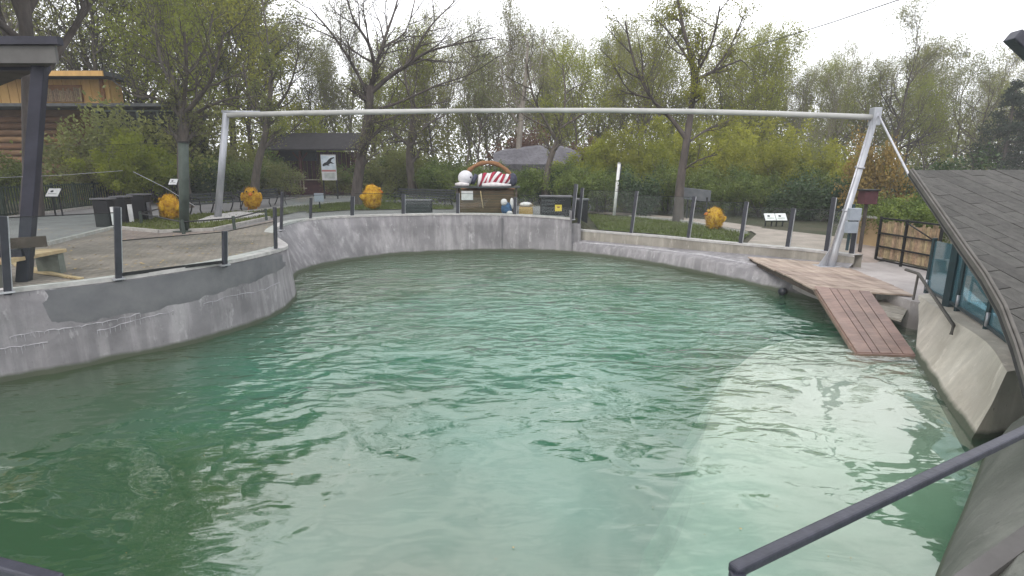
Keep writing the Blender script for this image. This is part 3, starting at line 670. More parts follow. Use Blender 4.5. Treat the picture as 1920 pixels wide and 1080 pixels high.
# ------------------------------------------------------------------ steel frame over the pool
lb, ltp = gr(408, 412), None; yL = lb.y; ltp = py_(424, 212, yL)
rb = pz(1556, 500, .575); rtp = py_(1643, 212, rb.y)
fr_ = thing('steel_frame', 'tall galvanised steel portal frame spanning the whole pool', 'frame', lb)
MB().tube([lb, ltp], [.12, .105], 16).build('pole', 'galvanised', fr_, True)
MB().box(lb + Vector((0, 0, .08)), (.5, .5, .03)).build('base_plate', 'galvanised', fr_)
pp = MB().tube([rb + Vector((0, 0, .0)), rb.lerp(rtp, .12), rtp], [.12, .09, .075], 16).build('pole', 'galvanised', fr_, True)
for k in (.38, .66): c_ = rb.lerp(rtp, k); MB().tube([c_ - (rtp - rb).normalized() * .02, c_ + (rtp - rb).normalized() * .02], .115, 16).build('pole_band', 'aluminium', pp)
MB().tube([rb + Vector((-.14, -.05, .0)), rb.lerp(rtp, .9) + Vector((-.07, -.03, 0))], .018, 8).build('conduit', 'aluminium', pp, True)
gs = rb + Vector((-.02, 0, 0)); d_ = (rtp - rb).normalized()
MB().slab([gs + Vector((-.30, 0, 0)), gs + Vector((-.06, 0, 0)), gs + d_ * .62 + Vector((-.05, 0, 0))], (0, .02, 0)).build('gusset', 'galvanised', pp)
MB().box(rb + Vector((-.08, 0, .012)), (.55, .42, .024)).build('base_plate', 'galvanised', fr_)
bp_ = []
for px, py in [(424, 216), (560, 212), (700, 210), (850, 208), (1000, 207), (1150, 207), (1300, 209), (1450, 213), (1560, 217), (1640, 220)]:
    t = (px - 424) / (1640 - 424)
    # depth along the straight beam between the two poles
    y0_, y1_ = ltp.y, rtp.y; x0_, x1_ = ltp.x, rtp.x; k = (px - 960) / F
    r0 = py_(px, py, 10); kk = r0.x / r0.y; s = (kk * y0_ - x0_) / ((x1_ - x0_) - kk * (y1_ - y0_)); bp_.append(py_(px, py, y0_ + s * (y1_ - y0_)))
MB().tube(bp_, [.080] * 3 + [.068] * 7, 14).build('beam', 'beam_paint', fr_, True)
MB().tube([ltp + Vector((-.2, .1, .05)), ltp + Vector((1.0, .35, .06))], .05, 10).build('stub_arm', 'galvanised', fr_, True)
MB().box(rtp + Vector((0, .03, -.08)), (.19, .2, .42)).build('head_bracket', 'galvanised', fr_, bevel=.01)
st_ = py_(1706, 332, 10.2)
MB().tube([rtp + Vector((.06, 0, -.05)), st_], .022, 10).build('stay', 'aluminium', fr_, True)
sb = G((365, 422), (470, 411), (500, 405), (440, 402), (395, 410)); z_ = sb[0].z
tag(MB().prism([(p.x, p.y) for p in sb], z_ - .1, z_ + .12).build('footing_slab', 'cap_concrete'), 'pale concrete slab under the left pole of the steel frame', 'slab')
# white pipe by the bins and the cable in the sky
a_ = gd(1150, 26.0); b_ = py_(1161, 307, 26.0)
wp = thing('pipe_post', 'white leaning pipe post with black strip behind the right-hand fence', 'post', a_)
MB().tube([a_, b_], .075, 12).build('pipe', 'white_paint', wp, True); MB().tube([a_ + Vector((.1, .06, .8)), b_ + Vector((.1, .06, -.03))], .05, 8).build('strip', 'iron', wp, True)
MB().tube([b_, b_ + Vector((.01, 0, .05))], .085, 12).build('end_cap', 'aluminium', wp)
cb = [py_(1400, 91, 34), py_(1440, 79, 32), py_(1560, 42, 28), py_(1690, -2, 24), py_(1900, -80, 19)]
tag(MB().tube(cb, .022, 6).build('overhead_cable', 'iron'), 'thin dark cable crossing the white sky', 'cable')
a_, b_ = py_(1898, 66, 5), py_(2150, 300, 5)
bk = thing('eave_bracket', 'dark blue bracket at the right edge under the sky', 'bracket', a_)
MB().bar(a_, b_, .12, .10).build('arm', 'rail_paint', bk, bevel=.01); MB().bar(b_, b_ + Vector((.1, .1, -2.9)), .1, .1).build('upright', 'rail_paint', bk)

# ------------------------------------------------------------------ plank platform and ramp
A, B, Cc, D = [pz(*p, .60) for p in [(1400, 481), (1527, 541), (1718, 553), (1575, 494)]]
pf = thing('plank_platform', 'weathered pale plank platform overhanging the pool at the right', 'platform', A)
NP = 8
for i in range(NP):
    t0, t1 = i / NP + .004, (i + 1) / NP - .004; jit = rng.uniform(-.03, .03); dz = Vector((0, 0, rng.uniform(-.004, .004)))
    a, d_ = A.lerp(B, t0), D.lerp(Cc, t0); b, c_ = A.lerp(B, t1), D.lerp(Cc, t1)
    ex = (d_ - a).normalized() * jit
    MB().slab([a + ex + dz, b + ex + dz, c_ + ex + dz, d_ + ex + dz], (0, 0, -.035)).build('plank', 'deck_wood', pf, bevel=.004)
MB().bar(A.lerp(D, .05) - Vector((0, 0, .1)), B.lerp(Cc, .05) - Vector((0, 0, .1)), .07, .13).build('joist', 'bench_dark', pf)
MB().bar(A.lerp(D, .6) - Vector((0, 0, .09)), B.lerp(Cc, .6) - Vector((0, 0, .09)), .07, .10).build('joist', 'bench_dark', pf)
a, b, c_, d_ = pz(1527, 536, .625), pz(1632, 546, .625), pz(1716, 664, .03), pz(1607, 660, .03)
rp = thing('ramp', 'reddish brown plank ramp sloping from the platform into the water', 'ramp', d_)
NR = 5; up = (b - a).cross(d_ - a).normalized(); up = up if up.z > 0 else -up
ws = [0, .27, .40, .62, .80, 1.0]
for i in range(NR):
    t0, t1 = ws[i] + .006, ws[i + 1] - .006
    MB().slab([a.lerp(b, t0), a.lerp(b, t1), d_.lerp(c_, t1), d_.lerp(c_, t0)], -up * .04).build('plank', 'ramp_wood', rp, bevel=.004)
for t in (0.0, 1.0): MB().bar(a.lerp(b, t) - up * .07, d_.lerp(c_, t) - up * .07, .045, .07).build('side_beam', 'ramp_wood', rp)
MB().bar(d_ - up * .05 + (d_ - a).normalized() * .03, c_ - up * .05 + (d_ - a).normalized() * .03, .05, .09).build('end_batten', 'ramp_wood', rp)
bx_ = [pz(*p, .36) for p in [(1640, 560), (1705, 573), (1690, 600), (1660, 592)]]
tb = thing('timber_offcut', 'pale broken boards lying in the gap beside the ramp', 'boards', bx_[0])
for k in range(3): MB().slab([bx_[0].lerp(bx_[3], k / 3 + .02), bx_[1].lerp(bx_[2], k / 3 + .02), bx_[1].lerp(bx_[2], (k + 1) / 3), bx_[0].lerp(bx_[3], (k + 1) / 3)], (0, 0, -.04)).build('board', 'warm_concrete', tb)
# round drain mouth in the wall under the platform
c_ = pz(1467, 549, .0) + Vector((-.03, -.12, .075))
dr = thing('drain_pipe', 'black round pipe mouth at the water line under the platform', 'pipe', c_)
n_ = Vector((-.75, -.66, 0)); MB().tube([c_ + n_ * .0, c_ + n_ * .13], .085, 16).build('pipe', 'iron', dr, True)
MB().tube([c_ + n_ * .11, c_ + n_ * .14], .092, 16).build('rim', 'post_dark', dr, True)

# ------------------------------------------------------------------ glass balustrade, handrail pipe, gate
gb = [pz(1737, 544, .66), pz(1795, 577, .78), pz(1850, 613, .82), pz(1905, 655, .84)]
gl = thing('glass_balustrade', 'blue tinted glass balustrade with teal posts on the sloping wall', 'balustrade', gb[0])
for i in range(3):
    a, b = gb[i], gb[i + 1]; q = (b - a).normalized() * .06; n_ = Vector((-q.y, q.x, 0)).normalized() * .012; h = Vector((0, 0, 1.0))
    MB().slab([a + q + Vector((0, 0, .04)), b - q + Vector((0, 0, .04)), b - q + h, a + q + h], n_).build('glass_pane', 'glass_blue', gl)
    MB().bar(a + q + Vector((0, 0, .03)), b - q + Vector((0, 0, .03)), .05, .05).build('bottom_rail', 'post_teal', gl)
for i, p in enumerate(gb):
    o = MB().bar(p - Vector((0, 0, .06)), p + Vector((0, 0, 1.05)), .07, .05).build('post', 'post_teal', gl)
    MB().tube([p + Vector((-.05, -.04, .02)), p + Vector((-.05, -.04, .22))], .022, 8).build('clamp', 'aluminium', o, True)
pa, pb = py_(1722, 513, 9.6), py_(1788, 610, 7.6)
hr = thing('handrail_pipe', 'thin grey pipe handrail sloping down beside the balustrade', 'handrail', pb)
MB().tube([pa + Vector((-.02, .3, .02)), pa, pb, pb + Vector((-.03, -.02, -.14))], .026, 10).build('rail', 'fascia_grey', hr, True)
MB().tube([pa, pa + Vector((0, .02, -.5))], .02, 8).build('support', 'fascia_grey', hr)
ga, gz = pz(1641, 489, .56), pz(1752, 514, .56)
gt = thing('bamboo_gate', 'black steel framed gate with bamboo infill right of the frame pole', 'gate', ga)
H = Vector((0, 0, 1.22)); md = ga.lerp(gz, .46)
for p in (ga, md, gz): MB().bar(p, p + H, .05, .05).build('upright', 'iron', gt)
for h in (.06, .42, .78, 1.18): MB().bar(ga + Vector((0, -.03, h)), gz + Vector((0, -.03, h)), .04, .04).build('crossbar', 'iron', gt)
MB().bar(md + Vector((-.04, 0, 1.15)), gz + Vector((-.04, 0, .75)), .025, .025).build('brace', 'iron', gt)
for k in range(26):
    t = (k + .5) / 26; p = ga.lerp(gz, t) + Vector((.05, .02, 0)); MB().tube([p + Vector((0, 0, .12)), p + Vector((0, 0, 1.10 + rng.uniform(-.06, .05)))], rng.uniform(.018, .032), 6).build('cane', 'bamboo', gt)
g2 = gz + Vector((-.1, -.35, 0)); g3 = pz(1830, 540, .56)
bf = thing('bamboo_screen', 'pale bamboo panel seen through the glass balustrade', 'screen', g2)
for k in range(16):
    p = (g2 + Vector((.3, 0, 0))).lerp(g3 + Vector((.6, .3, 0)), k / 15); MB().tube([p + Vector((0, 0, .05)), p + Vector((0, 0, 1.05))], .05, 6).build('cane', 'bamboo', bf)
MB().bar(g2 + Vector((.26, -.06, .9)), g3 + Vector((.56, .24, .9)), .03, .03).build('crossbar', 'iron', bf)
ta, tb_ = pz(1605, 476, .58) + Vector((.3, .6, 0)), ga + Vector((.25, .35, 0))
tw = thing('garden_wall', 'low tan rendered wall left of the bamboo gate', 'wall', ta)
MB().bar(ta + Vector((0, 0, .5)), tb_ + Vector((.9, .1, .5)), .2, 1.1).build('wall_face', 'tan_wall', tw)
MB().bar(ta + Vector((-.1, 0, 1.08)), tb_ + Vector((1, .1, 1.08)), .28, .06).build('coping', 'cap_concrete', tw)
eb = py_(1600, 414, 13.2)
xb = thing('switch_box', 'two grey switch boxes mounted on the fence beside the frame pole', 'box', eb + Vector((0, 0, -.5)))
MB().box(eb + Vector((0, 0, .16)), (.27, .14, .30)).build('box', 'box_grey', xb, bevel=.01); MB().box(eb + Vector((-.03, 0, -.16)), (.25, .14, .28)).build('box', 'box_grey', xb, bevel=.01)
MB().bar(eb + Vector((.02, .1, .4)), eb + Vector((0, .1, -.75)), .05, .05).build('back_post', 'post_teal', xb)
lp_ = py_(1627, 370, 15.0)
nb = thing('nest_box', 'dark wooden box on a post behind the frame pole', 'box', (lp_.x, lp_.y, g(lp_.x, lp_.y)))
MB().box(lp_, (.36, .3, .36)).build('box', 'hut_red', nb); MB().box(lp_ + Vector((0, 0, .2)), (.44, .38, .04)).build('lid', 'iron', nb)
MB().bar(Vector((lp_.x + .02, lp_.y + .05, g(lp_.x, lp_.y))), lp_ - Vector((-.02, -.05, .18)), .07, .07).build('post', 'bark_dark', nb)

# ------------------------------------------------------------------ shingled pavilion roof on the right
S, Rr, E = py_(1706, 320, 9.3), py_(2080, 319, 11.0), py_(1930, 775, 3.9)
nrm = (Rr - S).cross(E - S).normalized(); nrm = nrm if nrm.z > 0 else -nrm
def on_roof(px, py):
    d = ray(px, py); c0 = Vector((0, 0, CAMZ)); return c0 + d * ((S - c0).dot(nrm) / d.dot(nrm))
vg = [on_roof(*p) for p in [(1706, 320), (1735, 362), (1770, 413), (1805, 464), (1842, 516), (1876, 576), (1902, 645), (1920, 705), (1938, 775), (1952, 850)]]
ridge = [S, Rr]
pav = thing('pavilion', 'pavilion with a grey shingled roof and curved grey verge at the right edge', 'pavilion', (9.5, 8.5, .5))
back = [Rr + (E - S).normalized() * 4, Rr]
poly3 = vg + [vg[-1] + Vector((3.5, .6, .15)), Rr]
poly3 = [p - nrm * (p - S).dot(nrm) for p in poly3]
MB().slab([p - nrm * .02 for p in poly3], -nrm * .05).build('roof_deck', 'roof_felt', pav)
u_ = (on_roof(1900, 470) - on_roof(1760, 400)).normalized(); v_ = nrm.cross(u_).normalized()
P2 = [((p - S).dot(u_), (p - S).dot(v_)) for p in poly3]
area = sum(P2[i][0] * P2[(i + 1) % len(P2)][1] - P2[(i + 1) % len(P2)][0] * P2[i][1] for i in range(len(P2)))
tri = P2 if area > 0 else P2[::-1]
from mathutils.geometry import tessellate_polygon
cell_u, cell_v = .62, .30; us = [p[0] for p in P2]; vs2 = [p[1] for p in P2]; cnt = 0
tess = [[P2[i] for i in t] for t in tessellate_polygon([[Vector((p[0], p[1], 0)) for p in P2]])]
v0 = math.floor(min(vs2) / cell_v) * cell_v; row = 0
def convex_hull_clip(cell):
    # cell cut by the roof outline (outline is nearly convex: cut by each edge that crosses the cell)
    out = cell; n = len(P2); nv = len(vg) - 1; cx_ = sum(p[0] for p in cell) / 4; cy_ = sum(p[1] for p in cell) / 4
    def sd(i):
        a, b = Vector(P2[i]), Vector(P2[i + 1]); t = max(0, min(1, (Vector((cx_, cy_)) - a).dot(b - a) / (b - a).length_squared)); return (a.lerp(b, t) - Vector((cx_, cy_))).length
    near = min(range(nv), key=sd)
    for i in [near] + list(range(nv, n)):
        a, b = P2[i], P2[(i + 1) % n]
        out = clip(out, a, b) if area > 0 else clip(out, b, a)
        if len(out) < 3: return None
    return out
while v0 < max(vs2):
    u0 = math.floor(min(us) / cell_u) * cell_u - (row % 2) * cell_u * .5
    while u0 < max(us):
        cell = [(u0 + .006, v0 + .006), (u0 + cell_u - .006, v0 + .006), (u0 + cell_u - .006, v0 + cell_v - .006), (u0 + .006, v0 + cell_v - .006)]
        c2 = convex_hull_clip(cell)
        if c2 and cnt < 300:
            t1, t2 = rng.uniform(.008, .016), rng.uniform(-.002, .004)
            MB().slab([S + u_ * p[0] + v_ * p[1] - nrm * .018 for p in c2], nrm * (t1 + .018)).build('shingle', 'shingle', pav); cnt += 1
        u0 += cell_u
    v0 += cell_v; row += 1
fm = MB().loft([[p + nrm * .03, p + Vector((-.01, -.0, .02)), p + Vector((-.015, 0, -.10)), p + Vector((.10, .03, -.12))] for p in vg]); fm.build('fascia', 'fascia_grey', pav)
MB().tube([p + nrm * .03 + Vector((.03, 0, 0)) for p in vg], .018, 8).build('drip_edge', 'fascia_grey', pav, True)
for q in ((7.6, 9.0), (8.6, 7.2), (10.5, 9.8)):
    z1 = S.z - ((q[0] - S.x) * nrm.x + (q[1] - S.y) * nrm.y) / nrm.z - .1
    MB().bar((q[0], q[1], .4), (q[0], q[1], z1), .14, .14).build('post', 'post_teal', pav)

# ------------------------------------------------------------------ railing right under the camera
rl = thing('near_handrail', 'dark blue metal handrail close to the camera, crossing the bottom right corner', 'railing', (.8, 1.5, .9))
zc = 1.80
r0, r1 = pz(1374, 1070, zc), pz(1990, 776, zc)
r2 = r1 + (r1 - r0) * .7; MB().bar(r2, r2 + Vector((0, 0, -1.0)), .042, .036).build('upright', 'rail_paint', rl)
MB().bar(r0, r2, .042, .036).build('top_rail', 'rail_paint', rl, bevel=.008)
MB().bar(r0 + Vector((.012, -.012, .0)), r0 + Vector((-.02, -.22, -.9)), .05, .045).build('upright', 'rail_paint', rl, bevel=.008)
rl2 = thing('near_handrail', 'dark metal rail end peeping into the bottom left corner', 'railing', (-1.5, 1.4, .9))
MB().bar(pz(-120, 1030, zc), pz(110, 1092, zc), .042, .036).build('top_rail', 'rail_paint', rl2, bevel=.008)
MB().bar(pz(140, 1092, zc), pz(140, 1092, zc) + Vector((0, -.02, -.9)), .05, .045).build('upright', 'rail_paint', rl2)

# ------------------------------------------------------------------ left shelter, benches, bins
zs = 4.55
pl_ = [pz(101, 121, zs), pz(0, 161, zs), Vector((-14, 11.5, zs)), Vector((-14, pz(101, 121, zs).y, zs))]
sh_ = thing('shelter', 'open shelter with a flat grey roof edge and one dark blue post, far left', 'shelter', pz(45, 528, 1.25))
MB().slab(pl_, (0, 0, .20)).build('soffit', 'shelter_soffit', sh_)
c_ = pl_[0]; fz = Vector((0, -.03, 0))
MB().box(((c_.x - 14) / 2 + .05, c_.y - .04, zs + .13), (c_.x + 14.1, .05, .24)).build('fascia', 'shelter_fascia', sh_)
MB().box(((c_.x - 14) / 2 + .09, c_.y - .06, zs + .315), (c_.x + 14.22, .11, .11)).build('gutter', 'shelter_blue', sh_)
MB().slab([p + Vector((.0, 0, .34)) for p in pl_], (0, 0, .04)).build('roof_sheet', 'shelter_fascia', sh_)
b_ = pz(45, 528, 1.25); t_ = py_(76, 118, b_.y + .25)
MB().bar(b_, t_, .19, .16).build('post', 'shelter_blue', sh_, bevel=.01)
MB().bar(Vector((-13.5, 10.8, 1.2)), Vector((-13.5, 10.8, zs)), .19, .16).build('post', 'shelter_blue', sh_)
MB().bar(t_ + Vector((-6, .25, -.05)), t_ + Vector((.05, .05, -.05)), .12, .1).build('beam', 'shelter_blue', sh_)
q = py_(0, 485, b_.y - .4); MB().bar(q + Vector((-1.5, 0, 0)), py_(44, 474, b_.y - .05), .1, .12).build('crossbar', 'shelter_blue', sh_)
# timber bench on stone blocks
z = 1.25 + .42
w_ = [pz(*p, z) for p in [(20, 488), (124, 466), (118, 462), (20, 474)]]
tbn = thing('timber_bench', 'pale timber bench on stone legs beside the shelter post', 'bench', pz(60, 500, 1.24))
L0, L1 = pz(-40, 497, z), pz(125, 466, z); dn = (L1 - L0).normalized(); sd_ = Vector((-dn.y, dn.x, 0))
for k in range(3): MB().slab([L0 + sd_ * (k * .15), L1 + sd_ * (k * .15), L1 + sd_ * (k * .15 + .14), L0 + sd_ * (k * .15 + .14)], (0, 0, -.06)).build('seat_plank', 'bench_wood', tbn, bevel=.006)
for k in (.25, .93): c_ = L0.lerp(L1, k) + sd_ * .22; MB().box((c_.x, c_.y, 1.24 + .18), (.13, .38, .36), Matrix.Rotation(math.atan2(dn.y, dn.x), 3, 'Z')).build('leg', 'grey_concrete', tbn)
bb_ = L0 + sd_ * .52 + Vector((0, 0, .24)); be = py_(87, 452, (L0 + sd_ * .52).lerp(L1 + sd_ * .52, .62).y)
MB().bar(bb_ + Vector((0, 0, .0)), be, .05, .17).build('backrest', 'bench_dark', tbn, bevel=.006)
db = thing('duckboard', 'narrow boards laid flat on the paving in front of the timber bench', 'boards', gr(90, 515))
for k in range(4):
    a, b = gr(22 + k * 9, 498 + k * 5), gr(128 + k * 9, 526 + k * 1); 
    MB().bar(a + Vector((0, 0, .06)), b + Vector((0, 0, .06)), .06, .03).build('board', 'bench_wood', db)
# three waste bins
for i, (x0, x1, yb, yt, lab) in enumerate([(179, 209, 427, 372, 'black waste bin with flat lid, nearest of three by the lawn'), (214, 241, 421, 368, 'black waste bin with flat lid, middle of the three by the lawn'), (247, 277, 416, 364, 'black waste bin with flat lid, rightmost of the three by the lawn')]):
    a, b = gr(x0, yb), gr(x1, yb); c_ = (a + b) / 2; wd = (b - a).length; h = (yb - yt) / F * c_.y * .98
    t = thing('waste_bin', lab, 'bin', c_, 'waste bins by the lawn')
    MB().box((c_.x, c_.y + .17, c_.z + h * .47), (wd * .92, .34, h * .94)).build('body', 'bin_black', t, bevel=.02)
    MB().box((c_.x, c_.y + .17, c_.z + h * .985), (wd * 1.06, .44, .045)).build('lid', 'bin_lid', t, bevel=.01)
    MB().box((c_.x + wd * .5 + .05, c_.y + .1, c_.z + h * .4), (.07, .12, h * .62)).build('bag_rod', 'white_paint' if i < 2 else 'bin_lid', t)
    for s in (-1, 1): MB().box((c_.x + s * wd * .4, c_.y + .06, c_.z + .02), (.06, .06, .04)).build('foot', 'iron', t)
# low rail round the lawn
rp_ = G((266, 421), (302, 410), (345, 441), (440, 432), (500, 414)); 
lr = thing('knee_rail', 'low dark knee rail round the lawn beside the bins', 'railing', rp_[0])
for p in rp_: MB().tube([p, p + Vector((0, 0, .42))], .045, 8).build('post', 'net_post', lr)
for a, b in ((0, 1), (0, 2), (2, 3), (3, 4)): MB().tube([rp_[a] + Vector((0, 0, .36)), rp_[b] + Vector((0, 0, .36))], .022, 6).build('rail', 'iron', lr)
# net post and its guy wire
a_ = gr(346, 437); b_ = py_(344, 268, a_.y)
npo = thing('net_post', 'thick green grey metal post standing on the lawn between bins and frame', 'post', a_)
MB().tube([a_, b_], .125, 14).build('shaft', 'net_post', npo, True); MB().tube([b_, b_ + Vector((0, 0, .04))], .14, 14).build('cap', 'iron', npo)
MB().box(a_ + Vector((0, 0, .06)), (.4, .4, .03)).build('base_plate', 'net_post', npo)
cab = [py_(250, 322, 19), py_(310, 352, 18), py_(365, 386, 17.2)]
tag(MB().tube(cab, .008, 5).build('guy_wire', 'aluminium'), 'thin pale guy wire slanting across the lawn post', 'wire')
MB().tube([py_(225, 392, 13), py_(226, 318, 13)], .008, 5)

# ------------------------------------------------------------------ park benches
def park_bench(pa, pb, label, facing=1):
    a, b = pa, pb; c_ = (a + b) / 2; d = (b - a); L = d.length; d.normalize(); n_ = Vector((d.y, -d.x, 0)) * facing
    t = thing('park_bench', label, 'bench', c_, 'slatted park benches')
    for k in range(4): MB().bar(a + n_ * (.12 * k - .1) + Vector((0, 0, .43)), b + n_ * (.12 * k - .1) + Vector((0, 0, .43)), .09, .035).build('seat_slat', 'slat_dark', t)
    for k in range(3): MB().bar(a - n_ * (.16 + .04 * k) + Vector((0, 0, .54 + .12 * k)), b - n_ * (.16 + .04 * k) + Vector((0, 0, .54 + .12 * k)), .03, .09).build('back_slat', 'slat_dark', t)
    for k in (.06, .5, .94):
        p = a.lerp(b, k)
        MB().tube([p + n_ * .32, p + n_ * .24 + Vector((0, 0, .22)), p + n_ * .28 + Vector((0, 0, .41)), p - n_ * .12 + Vector((0, 0, .41)), p - n_ * .20 + Vector((0, 0, .2)), p - n_ * .32], .026, 6).build('leg', 'iron', t)
        MB().tube([p - n_ * .12 + Vector((0, 0, .41)), p - n_ * .25 + Vector((0, 0, .84))], .024, 6).build('back_support', 'iron', t)
        if k != .5: MB().tube([p - n_ * .2 + Vector((0, 0, .66)), p + n_ * .14 + Vector((0, 0, .66)), p + n_ * .26 + Vector((0, 0, .60)), p + n_ * .24 + Vector((0, 0, .43))], .022, 6).build('armrest', 'iron', t)
park_bench(gr(362, 404), gr(448, 396), 'dark slatted park bench directly behind the left frame pole')
park_bench(gr(458, 393), gr(530, 384), 'dark slatted park bench partly behind the chick with eyes')
park_bench(gr(742, 384), gr(848, 389), 'dark slatted park bench left of the wooden booth')
# dark slatted box behind the wall
c_ = gr(786, 402); 
sbx = thing('slatted_box', 'dark slatted box behind the far wall below the park bench', 'box', c_)
for k in range(4): MB().box(c_ + Vector((0, 0, .08 + .13 * k)), (1.0, .5, .115)).build('slat', 'slat_dark', sbx)
MB().box(c_ + Vector((0, 0, .57)), (1.06, .56, .04)).build('lid', 'bin_lid', sbx)
nbk = py_(598, 370, 23.5)
npn = thing('notice_stand', 'small grey notice plate on a stand behind the far fence', 'sign', (nbk.x, nbk.y, g(nbk.x, nbk.y)))
MB().box(nbk, (.40, .03, .36)).build('plate', 'box_grey', npn); MB().bar((nbk.x, nbk.y + .03, g(nbk.x, nbk.y)), nbk + Vector((0, .03, .1)), .05, .05).build('stand', 'iron', npn)

# ------------------------------------------------------------------ yellow straw chicks
def chick(base, h, face, label, tail=True):
    t = thing('straw_chick', label, 'decoration', base, 'yellow straw chicks')
    d = Vector((math.sin(face), math.cos(face), 0)); s = Vector((d.y, -d.x, 0)); r = h * .33
    bc = base + Vector((0, 0, h * .5))
    def shp(q): return 1.0 + .05 * math.sin(q.z * 9) - .10 * max(0, q.z)
    body = MB().ball(bc, (r * 1.02, r * .95, h * .47), 20, 14, fn=shp).build('body', 'chick_yellow', t, True)
    tm = MB(); rr = random.Random(int(base.x * 50) & 1023)
    for k in range(1500):                      # straw ends standing off the body
        a = rr.uniform(0, 6.28); cz = rr.uniform(-1, 1); sn = math.sqrt(1 - cz * cz); q = Vector((sn * math.cos(a), sn * math.sin(a), cz)); f_ = shp(q)
        p = bc + Vector((q.x * r * 1.0 * f_, q.y * r * .93 * f_, q.z * h * .46 * f_)); e_ = p + q * rr.uniform(.02, .08) + Vector((rr.uniform(-.05, .05), rr.uniform(-.05, .05), rr.uniform(-.07, .03)))
        w2 = Vector((rr.uniform(-1, 1), rr.uniform(-1, 1), rr.uniform(-1, 1))).normalized() * .010
        tm.quad(p - w2, p + w2, e_)
    tag(tm.build('straw', 'chick_yellow', body), kind='stuff')
    hc = bc + d * r * .86 + Vector((0, 0, h * .16))
    MB().tube([hc - d * .02, hc + d * r * .25, hc + d * r * .42 - Vector((0, 0, .03))], [r * .26, r * .17, .01], 10).build('beak', 'chick_orange', t)
    for k in (-1, 1):
        ec = bc + d * r * .80 + s * k * r * .40 + Vector((0, 0, h * .28)); ey = MB().ball(ec, r * .17, 10, 8).build('eye', 'chick_yellow', t, True)
        MB().ball(ec + d * r * .11, r * .10, 10, 8).build('pupil', 'iron', ey, True)
        wc = bc + s * k * r * .98; MB().ball(wc, (r * .30, r * .30, h * .24), 10, 8, fn=lambda q: 1 - .3 * max(0, -q.z)).build('wing', 'chick_yellow', t, True)
        fc = base + s * k * r * .45 + d * .05; ft_ = MB().tube([fc + Vector((0, 0, h * .1)), fc + Vector((0, 0, .03))], .025, 6).build('foot', 'chick_orange', t)
        for a in (-.5, 0, .5): MB().tube([fc + Vector((0, 0, .02)), fc + (d * math.cos(a) + s * math.sin(a)) * .14 + Vector((0, 0, .015))], [.02, .012], 5).build('toe', 'chick_orange', ft_)
    if tail: MB().tube([bc - d * r * .7 - Vector((0, 0, h * .1)), bc - d * r * 1.05, bc - d * r * 1.35 + Vector((0, 0, h * .04))], [r * .42, r * .36, r * .14], 10).build('tail', 'chick_yellow', t, True)
b = gr(322, 414); chick(b, .050 * b.y * 1.03, R(-75), 'plump yellow straw chick seen from the side, next to the lawn post')
b = gr(474, 394); chick(b, .043 * b.y * 1.03, R(160), 'yellow straw chick with dark eyes, in front of the park bench', False)
b = gr(699, 394); chick(b, .050 * b.y, R(60), 'yellow straw chick at the foot of the big bare tree')
b = gr(1338, 432); chick(b, .046 * b.y, R(-78), 'yellow straw chick on the right-hand lawn behind the tall glass fence')

# ------------------------------------------------------------------ wooden booth with the lying figure, basket arch, bins
yb_ = 21.2
def at(px, py, y=yb_): return py_(px, py, y)
c0, c1 = at(858, 404), at(968, 404); top = at(900, 352).z; gz_ = g(0, yb_)
bo = thing('wooden_booth', 'brown wooden booth counter with pale notice, in the middle of the far wall', 'booth', ((c0.x + c1.x) / 2, yb_, gz_))
nbd = 9
for k in range(nbd):
    z0 = gz_ + .05 + (top - .1 - gz_ - .05) * k / nbd; z1 = gz_ + .05 + (top - .1 - gz_ - .05) * (k + 1) / nbd - .008
    MB().box(((c0.x + c1.x) / 2, yb_ + .05, (z0 + z1) / 2), (c1.x - c0.x - .14, .05, z1 - z0)).build('board', 'crate_wood', bo)
for x in (c0.x, c1.x): MB().bar((x, yb_, gz_), (x, yb_, top), .08, .08).build('corner_post', 'bench_dark', bo)
for x in (c0.x, c1.x): MB().box((x, yb_ + .55, (gz_ + top) / 2), (.05, 1.0, top - gz_ - .1)).build('side_panel', 'crate_wood', bo)
MB().box(((c0.x + c1.x) / 2, yb_ + .5, top + .02), (c1.x - c0.x + .3, 1.3, .05)).build('counter_top', 'slat_dark', bo)
n0, n1 = at(865, 358, yb_ - .03), at(887, 375, yb_ - .03); MB().box(((n0.x + n1.x) / 2, yb_ - .03, (n0.z + n1.z) / 2), (n1.x - n0.x, .012, n0.z - n1.z)).build('notice', 'paper', bo)
MB().tube([at(901, 358, yb_ - .06), at(903, 372, yb_ - .06), at(906, 390, yb_ - .06)], .022, 6).build('hanging_rope', 'bench_wood', bo, True)
